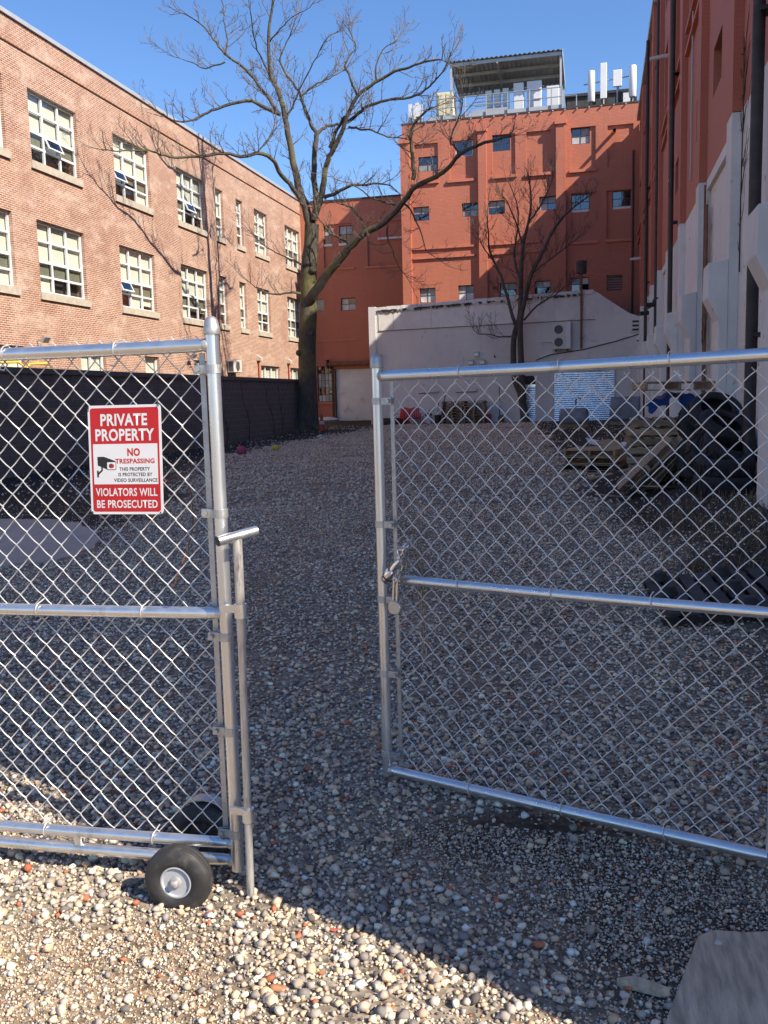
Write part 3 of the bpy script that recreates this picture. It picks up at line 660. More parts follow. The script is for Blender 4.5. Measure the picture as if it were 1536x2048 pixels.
louver(ann, -16.83, 6.95, -16.22, 7.58, LY+.08, 7, 'cabinet')
w = lw[2]; grid_window(ann, (w[0], LY, w[1]), (1, 0, 0), (0, -1, 0), w[2]-w[0], w[3]-w[1], .16, 4, 5, panes=('greypane', 'darkglass', 'greypane', 'greypane', 'darkglass'))
for x0, x1, z in ((-16.9, -15.75, 1.33), (-16.2, -14.2, 9.27), (-13.5, -10.6, 9.25)): part('sill', G().box((x0, LY-.08, z), (x1, LY-.001, z+.12)), 'orange_trim', ann)
part('belt_course', G().box((-17.2, LY-.05, 5.1), (-14.15, LY-.001, 5.17)), 'orange_trim', ann)
rd = part('roll_door', G().box((door[0]+.06, LY+.20, 0), (door[2], LY+.24, 3.40)), 'shutter', ann)
sm = mesh_of('slat', G().prism([(0, 0, 0), (0, -.022, .016), (0, -.022, .052), (0, 0, .068)], (-1.64, 0, 0), (1.64, 0, 0)), 'shutter', None)
for k in range(44):
    o = link('slat', sm, rd); o.location = ((door[0]+door[2])/2+.04, LY+.199, .28+k*.0702)
g = G().box((door[0]-.02, LY-.06, 0), (door[0]+.07, LY+.19, 3.42)); part('door_jamb', g, 'rust', ann)
part('door_jamb', G().box((-15.86, LY-.09, 0), (-15.76, LY-.001, 3.66)), 'darkpipe', ann)
part('door_roll_tube', G().tube([(-16.0, LY-.24, 3.72), (-12.2, LY-.24, 3.72)], .13, 12), 'rust', ann, True)
part('roll_end_plate', G().box((-16.06, LY-.45, 3.46), (-16.0, LY-.004, 3.98)), 'darkpipe', ann)
tag(part('white_pipe', G().tube([(-12.72, LY-.14, 10.9), (-10.3, LY-.14, 10.9)], .07, 10), 'whitepaint', None, True), 'horizontal white pipe on the orange wing above the large branch', 'pipe')

# ================================================================ GREY GARAGE
GY = 45.5
gar = thing('grey_garage', 'low grey rendered building with a ragged white roof edge and steel shutters', 'building', (-5, GY, 0))
s2 = (-3.72, 0, -3.08, 2.5)
g = G().wall((-11.42, GY, 0), (1, 0, 0), (0, 0, 1), (0, -1, 0), 13.32, 4.4, [(s2[0]+11.42, 0, s2[2]+11.42, s2[3], .25)])
top = [(-11.42, 4.4), (1.9, 4.4), (1.9, 5.12), (1.72, 5.18), (1.35, 5.32), (.2, 6.12), (-.12, 6.36), (-.32, 6.45), (-3.2, 6.36), (-11.42, 6.1)]
g.add([(x, GY, z) for x, z in top], [tuple(range(len(top)))])
part('front_wall', g, 'greywall', gar)
b = [(x, z) for x, z in top]; b[0] = (-11.42, 0); b[1] = (1.9, 0)
part('roof', G().prism([(x, GY+.3, z-.03) for x, z in b], (0, 0, 0), (0, TY-GY-.31, 0)), 'roofing', gar)
part('pier', G().box((-11.45, GY-.07, 0), (-11.1, GY+.4, 6.2)), 'pier', gar)
g = G(); xs = np.linspace(-11.45, -.3, 60)
for i in range(59):                                # flashing with torn lower edge
    x0, x1 = xs[i], xs[i+1]; zt = 6.1+(x0+11.42)*.0316+.06; lo = zt-random.choice([.16, .19, .22, .27])-(.06 if x0 < -8 else 0)
    g.box((x0, GY-.055-random.uniform(0, .02), lo), (x1-.002, GY+.32, zt+random.uniform(-.012, .012)))
part('roof_flashing', g, 'whitepaint', gar)
g = G()
for i in range(70):
    x = random.uniform(-11.2, -.6); x = x if random.random() < .6 else random.uniform(-11, -6.5); zt = 6.1+(x+11.42)*.0316-.12; w = random.uniform(.06, .34)
    g.prism([(x, GY-.085, zt+random.uniform(-.02, .05)), (x+w, GY-.085, zt+random.uniform(-.02, .05)), (x+w*.8, GY-.085, zt-random.uniform(.02, .10)), (x+w*.3, GY-.085, zt-random.uniform(.02, .14))], (0, -random.uniform(0, .02), 0), (0, .012, 0))
part('torn_edge', g, 'darkpipe', gar)
pe = [-10.95, -10.17, -8.21, -6.28, -4.25, -2.17, -.87, -.23]
for i in range(7):
    x0, x1 = pe[i]+.012, pe[i+1]-.012; zb = lambda x: 5.0+.0103*(x+10.95); zt = lambda x: 5.84+.026*(x+10.95)
    part('panel', G().prism([(x0, GY-.002, zb(x0)), (x1, GY-.002, zb(x1)), (x1, GY-.002, zt(x1)), (x0, GY-.002, zt(x0))], (0, 0, 0), (0, -.028, 0)), 'cpanel', gar)
part('panel_drip', G().prism([(-10.97, GY-.002, 4.975), (-.21, GY-.002, 5.085), (-.21, GY-.002, 5.105), (-10.97, GY-.002, 4.995)], (0, 0, 0), (0, -.04, 0)), 'darkpipe', gar)
# lower slab with the wide shutter
g = G(); LYF = GY-.16; s1 = (-2.18, 0, .70, 2.86)
g.wall((-3.05, LYF, 0), (1, 0, 0), (0, 0, 1), (0, -1, 0), 4.93, 3.2, [(s1[0]+3.05, 0, s1[2]+3.05, s1[3], .14)])
tri = [(-3.05, 3.2), (1.88, 3.2), (1.88, 4.34), (.7, 4.02), (-.77, 3.70), (-2.37, 3.5), (-3.05, 3.26)]
g.add([(x, LYF, z) for x, z in tri], [tuple(range(7))])
up = tri[2:]
for i in range(len(up)-1):
    (a, za), (c, zc) = up[i], up[i+1]; g.add([(a, LYF, za), (c, LYF, zc), (c, GY, zc), (a, GY, za)], [(0, 1, 2, 3)])
g.add([(-3.05, LYF, 0), (-3.05, LYF, 3.26), (-3.05, GY, 3.26), (-3.05, GY, 0)], [(0, 1, 2, 3)])
part('lower_wall', g, 'greywall', gar)
g = G()
for i in range(26):
    x = -2.2+i*.16; z = np.interp(x, [-3.05, -2.37, -.77, .7, 1.88], [3.26, 3.5, 3.70, 4.02, 4.34]); h = random.uniform(.03, .15) if x > -1 else .02
    g.box((x, LYF-.004, z+.004), (x+.158, GY-.002, z+h))
part('plaster_fillet', g, 'whitepaint', gar)
g = G()
for i in range(len(up)-1):
    (a, za), (c, zc) = up[i], up[i+1]; g.prism([(c, LYF-.03, zc-.05), (a, LYF-.03, za-.05), (a, LYF-.03, za), (c, LYF-.03, zc)], (0, 0, 0), (0, .028, 0))
part('roof_edge', g, 'darkpipe', gar)
def shutter_door(x0, x1, z1, y, zc):
    d = part('steel_shutter', G().box((x0+.01, y+.09, 0), (x1-.01, y+.11, z1-.002)), 'bright', gar)
    me = mesh_of('slat', G().prism([(0, 0, 0), (0, -.030, .010), (0, -.046, .040), (0, -.046, .052), (0, -.030, .085), (0, 0, .102)], (x0+.012, 0, 0), (x1-.012, 0, 0)), 'bright', None)
    n = int((zc-.2)/.104)
    for k in range(n):
        o = link('slat', me, d); o.location = (0, y+.088, .2+k*.104)
shutter_door(s1[0], s1[2], s1[3], LYF, 2.86); shutter_door(s2[0], s2[2], 2.5, GY, 2.05)
part('dark_opening', G().box((s2[0], GY+.02, 2.08), (s2[2], GY+.07, 2.498)), 'black', gar)  # black sheet painted in for the shade of the opening above the slats
part('door_trim', G().box((s1[2]+.004, LYF-.03, 0), (s1[2]+.07, LYF-.002, 2.9)), 'cabgrey', gar)
g = G().box((1.42, LYF-.0+.05, 4.42), (1.98-.1, GY-.02, 5.05)); lat = part('block_grille', g, 'greywall', gar)
for k in range(3): part('slot', G().box((1.50, LYF+.03, 4.48+k*.19), (1.80, LYF+.049, 4.57+k*.19)), 'room', lat)
t = thing('outdoor_condenser', 'white twin-fan condenser unit hung on the grey wall', 'air conditioner', (-1.8, GY-.3, 3.7))
part('casing', G().box((-2.24, GY-.46, 3.72), (-1.36, GY-.10, 5.0)), 'acwhite', t, bevel=.015)
for z in (4.05, 4.65):
    f = part('fan_grille', G().lathe([(.27, 0), (.27, -.018), (.25, -.02), (.05, -.03), (0, -.03)], (-1.93, GY-.461, z), 'Y', 24), 'fan', t)
    part('fan_ring', G().lathe([(.255, -.022), (.255, -.032), (.285, -.032), (.285, -.018)], (-1.93, GY-.461, z), 'Y', 24), 'acwhite', f)
part('front_panel', G().box((-1.60, GY-.468, 3.76), (-1.38, GY-.462, 4.96)), 'cabinet', t)
for x in (-2.1, -1.55): part('bracket', G().box((x, GY-.46, 3.62), (x+.05, GY-.002, 3.715)), 'black', t)
part('pipe_cover', G().box((-2.75, GY-.07, 4.11), (-2.245, GY-.003, 4.21)), 'acwhite', t)
t = thing('flue_pipe', 'tall rusty flue pole with a dark drum cap in front of the grey wall', 'pipe', (-.87, GY-.2, 3.75))
part('pole', G().tube([(-.87, GY-.2, 3.72), (-.87, GY-.2, 7.3)], .055, 10), 'rust', t, True)
part('drum_cap', G().lathe([(.05, 7.22), (.24, 7.26), (.25, 7.78), (.22, 7.84), (0, 7.86)], (-.87, GY-.2, 0), 'Z', 18), 'darkpipe', t, True)
for z in (4.2, 5.9): part('strap', G().box((-.95, GY-.2, z), (-.79, GY-.002, z+.04)), 'rust', t)
for x, z, lab in ((-5.97, 3.66, 'grey square wall vent, the upper one of three on the grey wall'), (-6.25, 3.27, 'grey square wall vent, lower one nearer the gate post'), (-5.68, 3.27, 'grey square wall vent, lower one nearer the small tree')):
    t = thing('wall_vent', lab, 'vent', (x, GY, z), 'square vents on the grey wall')
    part('hood', G().prism([(x-.13, GY, z+.13), (x-.13, GY-.16, z+.06), (x-.13, GY-.16, z-.13), (x-.13, GY, z-.13)], (0, 0, 0), (.26, 0, 0)), 'cabgrey', t)
    part('flap', G().box((x-.11, GY-.168, z-.12), (x+.11, GY-.162, z+.04)), 'galv2', t)
def camera_thing(loc, d, lab, mat='whitepaint', s=1.0):
    t = thing('security_camera', lab, 'camera', loc, 'security cameras on the walls'); p = Vector(loc); d = Vector(d).normalized()
    part('housing', G().tube([p, p+d*.22*s], .055*s, 10), mat, t, True)
    part('bracket', G().tube([p+d*.06*s, p+d*.03*s+Vector((.0, 0, .1*s)), p+Vector((0, .0, .14*s))-d*.08*s], .02*s, 6), mat, t, True)
    part('lens', G().tube([p+d*.221*s, p+d*.232*s], .04*s, 10), 'black', t)
camera_thing((-5.06, GY-.14, 3.5), (.3, -1, -.3), 'small dark camera on the grey wall right of the square vents', 'darkpipe', .7)
camera_thing((1.66, 41.4, 3.95), (-.3, -.6, -.8), 'white camera pointing down in the far corner beside the grey grille')
for x0, x1, lab in ((-8.93, -7.9, 'thin rusty bar fixed to the grey wall above the red chairs'), (-7.03, -5.95, 'thin rusty bar fixed to the grey wall above the pallets')):
    tag(part('wall_bar', G().tube([(x0, GY-.02, 1.78), (x0+.02, GY-.10, 1.79), (x1-.05, GY-.10, 1.80), (x1, GY-.02, 1.87)], .022, 6), 'rust', None), lab, 'bar', 'bars on the grey wall')
part('conduit', G().tube([(-10.98, GY-.10, 0), (-10.98, GY-.10, 2.9), (-10.85, GY-.10, 3.1), (-10.85, GY-.10, 3.8)], .05, 8), 'cabgrey', gar, True)

# ================================================================ RIGHT BUILDING
WXF = 1.9
wh = thing('warehouse_building', 'long shaded building with orange upper wall, pale lower wall and corbelled piers', 'building', (WXF, 25, 0))
PY = [1.35, 5.55, 9.72, 13.88, 18.22, 22.4, 26.4, 30.6, 34.7, 38.85, 43.0]
BASE = 5.4; PWID = .55
def bays():
    for k in range(len(PY)): yield k, PY[k]+PWID, (PY[k+1] if k+1 < len(PY) else 48.9)
lowh, uph = [], []
wl = []
for k, a, b in bays():
    if k in (3, 6, 1, 8): lowh.append((a+.06, -.0, b-.12, 5.22, .07))
    w0 = b-1.95 if k % 2 else a+.35
    uph.append((w0, 6.62, w0+1.15, 7.42, .20)); wl.append((w0, 6.62, w0+1.15, 7.42))
    for za, zb in ((9.58, 11.75), (12.9, 14.7)) + (((15.6, 17.2),) if b < 34 else ()):
        uph.append((a+.35, za, b-.35, zb, .09))
H1, H2 = 17.55, 14.9; YS = 34.45
def wallpart(name, y0, y1, z0, z1, holes, mat):
    hs = [(h[0]-y0, h[1]-z0, h[2]-y0, h[3]-z0, h[4]) for h in holes if h[0] >= y0-.01 and h[2] <= y1+.01]
    part(name, G().wall((WXF, y0, z0), (0, 1, 0), (0, 0, 1), (-1, 0, 0), y1-y0, z1-z0, hs), mat, wh)
wallpart('lower_wall', 1.35, 48.99, -.2, BASE, [(h[0], max(h[1], -.2), h[2], h[3], h[4]) for h in lowh], 'rwall')
wallpart('upper_wall', 1.35, YS, BASE, H1, uph, 'orange_y'); wallpart('upper_wall', YS, 48.99, BASE, H2, uph, 'orange_y')
g = G().box((WXF+.3, 1.36, -.2), (22, YS, H1-.1)); g.box((WXF+.3, YS+.002, -.2), (22, 70, H2-.1)); g.box((WXF+.001, 1.352, -.2), (WXF+.3, 1.6, H1-.1)); part('roof', g, 'roofing', wh)
part('end_wall', G().box((WXF, 1.30, -.2), (22, 1.35, H1)), 'orange', wh)
part('rooftop_bulkhead', G().box((2.3, YS+.004, H2-.1), (14, 42.0, 17.02)), 'orange_y', wh)
part('eave', G().box((1.74, 1.30, H1+.002), (2.4, YS, H1+.26)), 'beige', wh); part('eave', G().box((1.74, YS+.002, H2+.002), (2.28, 48.6, H2+.22)), 'beige', wh)
for k, y in enumerate(PY):
    top = (H1 if y+PWID < YS else H2)-.02
    part('pier', G().box((WXF-.13, y, -.2), (WXF-.002, y+PWID, BASE-.01)), 'corbel', wh)
    part('pier', G().box((WXF-.13, y, BASE), (WXF-.002, y+PWID, top)), 'orange_y', wh)
    prof = [(WXF-.132, 3.43), (1.49, 3.38), (1.48, 2.9), (1.64, 2.58), (1.64, -.2), (WXF-.132, -.2)]
    part('corbel', G().prism([(x, y-.012, z) for x, z in prof], (0, 0, 0), (0, PWID+.05, 0)), 'corbel', wh, bevel=.012)
for k, a, b in bays():
    for z in (8.93, 9.40) + ((12.72,) if k % 2 else ()): part('belt_course', G().box((WXF-.09, a+.2, z), (WXF-.001, b-.2, z+.09)), 'orange_trim', wh)
for (a, z0, b, z1) in wl[:9]:
    grid_window(wh, (WXF, b, z0), (0, -1, 0), (-1, 0, 0), b-a, z1-z0, .20, 2, 2, panes=('palepane', 'darkglass'))
for y, z0, z1, r_ in ((11.55, .3, 17.3, .07), (24.75, .2, 12.1, .06), (30.95, .2, 17.3, .055), (37.7, .2, 14.8, .065)):
    p = part('downpipe', G().tube([(1.74, y, z0), (1.74, y, z1)], r_, 10), 'darkpipe', wh, True)
    for z in (2.2, 5.8, 9.4): 
        if z < z1: part('pipe_strap', G().box((1.74, y-.12, z), (WXF-.001, y+.12, z+.05)), 'darkpipe', p)
part('conduit', G().tube([(1.86, 18.0, 2.6), (1.86, 18.0, 5.3)], .02, 6), 'rust', wh); part('conduit', G().tube([(1.86, 20.9, 6.0), (1.86, 20.9, 13)], .02, 6), 'cabgrey', wh)
for y in (17.72, 17.84, 17.95): part('conduit', G().tube([(1.87, y, .3), (1.87, y, 4.9)], .022, 6), 'rust', wh)
tag(part('pipe_stub', G().tube([(1.95, 28.3, 11.05), (1.36, 28.3, 11.0)], .06, 10), 'pier', None, True), 'pale pipe stub jutting from the high orange wall', 'pipe', 'pipe stubs on the shaded wall')
tag(part('pipe_stub', G().tube([(1.95, 43.7, 7.6), (1.32, 43.7, 7.56)], .06, 10), 'pier', None, True), 'pale pipe stub jutting out in the far corner', 'pipe', 'pipe stubs on the shaded wall')
camera_thing((1.78, 24.9, 7.05), (-.3, -.3, -1), 'white dome-like camera on the orange wall beside a dark downpipe')
camera_thing((1.62, 29.3, 4.22), (-1, -.4, -.1), 'black camera on the pale lower wall, upper of the pair', 'black', 1.3)
camera_thing((1.55, 31.7, 4.17), (-1, -.5, -.1), 'black camera beside the downpipe, lower of the pair', 'black', 1.3)

# ================================================================ ROOFTOP THINGS
RZ = 15.95
t = thing('rooftop_canopy', 'corrugated metal canopy on thin posts above the orange building', 'canopy', (-4.7, 51, RZ))
cx0, cx1, fy, fz, ry_, rz_ = -7.72, -1.92, 49.5, 18.95, 52.9, 18.40
g = G(); n = 96; vs = []
for i in range(n+1):
    x = cx0+(cx1-cx0)*i/n; w = .035*math.sin(i*math.pi/2.0+.4)
    vs += [(x, fy-.1, fz+w), (x, ry_+.1, rz_+w), (x, fy-.1, fz+w+.006), (x, ry_+.1, rz_+w+.006)]
g.add(vs, [(4*i, 4*i+4, 4*i+5, 4*i+1) for i in range(n)] + [(4*i+2, 4*i+3, 4*i+7, 4*i+6) for i in range(n)] + [(4*i, 4*i+2, 4*i+6, 4*i+4) for i in range(n)])
part('roof_sheet', g, 'zinc', t)
for k in range(4):
    f = k/3; y = fy+.06+(ry_-fy-.12)*f; z = fz+(rz_-fz)*f-.13
    part('purlin', G().box((cx0+.03, y-.04, z-.09), (cx1-.03, y+.04, z+.07)), 'zinc', t)
for x in (cx0+.06, (cx0+cx1)/2-.4, cx1-.06): part('rafter', G().prism([(x-.04, fy, fz-.30), (x-.04, ry_, rz_-.30), (x-.04, ry_, rz_-.22), (x-.04, fy, fz-.22)], (0, 0, 0), (.08, 0, 0)), 'zinc', t)
for x in (cx0+.07, cx1-.07):
    part('post', G().box((x-.05, fy+.0, RZ), (x+.05, fy+.1, fz-.25)), 'coping', t); part('post', G().box((x-.05, ry_-.1, RZ), (x+.05, ry_, rz_-.25)), 'coping', t)
part('fascia', G().prism([(cx1+.005, fy-.1, fz-.32), (cx1+.005, ry_+.1, rz_-.32), (cx1+.005, ry_+.1, rz_+.06), (cx1+.005, fy-.1, fz+.06)], (0, 0, 0), (.03, 0, 0)), 'coping', t)
t = thing('roof_railing', 'light metal guard railing along the orange roof edge', 'railing', (-5, 49.25, RZ))
for x in (-9.2, -8.05, -6.89, -5.8, -4.68, -3.57, -2.45, -1.92): part('post', G().tube([(x, 49.25, RZ+.08), (x, 49.25, 17.1)], .03, 6), 'galv2', t)
for z in (16.62, 17.08): part('rail', G().tube([(-9.2, 49.25, z), (-1.92, 49.25, z)], .027, 6), 'galv2', t)
part('gate_loop', G().tube([(-1.8, 49.25, 16.1), (-1.8, 49.25, 16.62), (-1.2, 49.25, 16.62), (-1.2, 49.25, 16.1)], .03, 6), 'galv2', t)
part('toe_board', G().box((-8.9, 49.30, RZ+.09), (-1.95, 49.34, RZ+.30)), 'cabgrey', t)
def cabinet(x0, x1, z0, z1, y, lab, mat='cabinet', shelves=0, dep=.5):
    t = thing('equipment_cabinet', lab, 'cabinet', ((x0+x1)/2, y, RZ), 'cabinets under the roof canopy')
    part('casing', G().box((x0, y, z0), (x1, y+dep, z1)), mat, t, bevel=.015)
    part('door', G().box((x0+.03, y-.02, z0+.04), (x1-.03, y-.002, z1-.04)), mat, t)
    part('plinth', G().box((x0+.02, y+.02, RZ), (x1-.02, y+dep-.02, z0-.002)), 'cabgrey', t)
    for k in range(shelves): part('ledge', G().box((x0+.01, y-.06, z0+(z1-z0)*(.3+.34*k)), (x1-.01, y-.021, z0+(z1-z0)*(.3+.34*k)+.05)), 'cabgrey', t)
cabinet(-6.02, -5.68, 16.95, 17.8, 50.9, 'slim white roof cabinet, the one nearest the ivory unit'); cabinet(-5.55, -5.24, 16.95, 17.82, 50.9, 'slim white roof cabinet, middle of the three slim ones'); cabinet(-5.1, -4.78, 16.95, 17.84, 50.9, 'slim white roof cabinet beside the plain tall cabinet')
cabinet(-4.47, -3.94, 16.5, 17.84, 50.3, 'plain tall white roof cabinet beside the ledged cabinet'); cabinet(-3.77, -3.02, 16.5, 17.86, 50.3, 'wide white roof cabinet with grey ledges', shelves=2); cabinet(-2.76, -2.12, 16.4, 17.55, 50.4, 'pale cabinet behind the right end of the roof railing')
t = thing('cable_tray', 'grey cable tray frame low on the orange roof beneath the slim cabinets', 'frame', (-5.6, 50.5, RZ))
part('tray', G().box((-6.6, 50.2, 16.50), (-4.8, 50.8, 16.66)), 'cabgrey', t)
for x in (-6.5, -5.6, -4.9): part('leg', G().box((x, 50.4, RZ), (x+.06, 50.5, 16.498)), 'cabgrey', t)
for z in (16.9, 17.1, 17.3): part('rail', G().box((-6.55, 50.45, z), (-4.85, 50.5, z+.03)), 'galv2', t)
t = thing('rooftop_unit', 'ivory coloured rooftop unit at the railing left of the canopy', 'cabinet', (-8.1, 50, RZ))
part('casing', G().box((-8.56, 50, 16.32), (-7.62, 50.9, 17.66)), 'ivory', t, bevel=.03)
for x in (-8.42, -7.98): part('side_panel', G().box((x-.02, 49.975, 16.5), (x+.32, 49.998, 17.55)), 'ivory', t)
part('base', G().box((-8.5, 50.05, RZ), (-7.68, 50.85, 16.318)), 'black', t)
ant = thing
for x0, x1, z0, z1, y, rd_, lab in ((-.64, -.29, 16.3, 17.8, 49.6, 1, 'white round-edged antenna panel, nearest to the canopy'), (-.03, .30, 16.4, 18.12, 49.6, 0, 'tallest white antenna panel on the orange roof'), (.60, 1.04, 16.95, 17.75, 49.7, 0, 'short square white antenna panel on a bracket'), (1.38, 1.75, 16.35, 17.85, 49.6, 1, 'white round-edged antenna panel nearest the shaded warehouse')):
    t = thing('antenna', lab, 'antenna', ((x0+x1)/2, y, RZ), 'antenna panels on the orange roof')
    if rd_: part('radome', G().lathe([(0, z0), ((x1-x0)/2-.02, z0), ((x1-x0)/2, z0+.03), ((x1-x0)/2, z1-.03), ((x1-x0)/2-.02, z1), (0, z1)], ((x0+x1)/2, y, 0), 'Z', 16), 'cabinet', t, True)
    else: part('radome', G().box((x0, y-.08, z0), (x1, y+.08, z1)), 'cabinet', t, bevel=.02)
    xc = (x0+x1)/2
    part('mast', G().tube([(xc, y+.22, RZ), (xc, y+.22, z1-.15)], .04, 8), 'cabgrey', t)
    for z in (z0+.25, z1-.25): part('clamp', G().box((xc-.05, y+.05, z), (xc+.05, y+.24, z+.07)), 'cabgrey', t)
    part('radio_box', G().box((xc-.10, y+.27, RZ+.25), (xc+.22, y+.5, RZ+.85)), 'darkpipe', t)
    part('cable', G().tube([(xc+.05, y, z0), (xc+.08, y+.03, z0-.15), (xc+.15, y+.2, RZ+.1)], .02, 5), 'black', t)
tag(part('antenna_crossbar', G().tube([(-.85, 49.75, 17.22), (1.45, 49.75, 17.42)], .035, 8), 'cabgrey', None, True), 'horizontal bar tying the antenna masts together on the roof', 'bar')
t = thing('small_antenna_cluster', 'cluster of small grey antennas at the outer corner of the orange roof', 'antenna', (-9.7, 50, RZ))
for x, y in ((-9.95, 50), (-9.75, 50.3), (-9.55, 49.9), (-9.4, 50.2)):
    part('mast', G().tube([(x, y, RZ), (x, y, 17.3)], .03, 6), 'galv2', t); part('panel', G().box((x-.09, y-.1, 16.5), (x+.09, y-.03, 17.2)), 'cabinet', t); part('radio_box', G().box((x-.08, y+.03, 16.2), (x+.08, y+.2, 16.6)), 'cabgrey', t)
t = thing('roof_bulkhead', 'low dark shed behind the antennas on the orange roof', 'shed', (.3, 54, RZ))
part('wall', G().box((-1.85, 54, RZ), (1.88, 57, 17.95)), 'roofing', t); part('roof', G().box((-1.95, 53.9, 17.952), (1.9, 57.1, 18.1)), 'darkpipe', t)
part('white_panel', G().box((1.2, 53.93, 17.0), (1.85, 53.998, 17.93)), 'whitepaint', t)
t = thing('parapet_brackets', 'row of small bolts along the orange roof edge', 'brackets', (-4, 48.9, 15.9))
for k in range(19): part('bolt', G().box((-9.6+k*.6, TY-.10, TH-.05), (-9.53+k*.6, TY-.032, TH+.0)), 'coping', t)

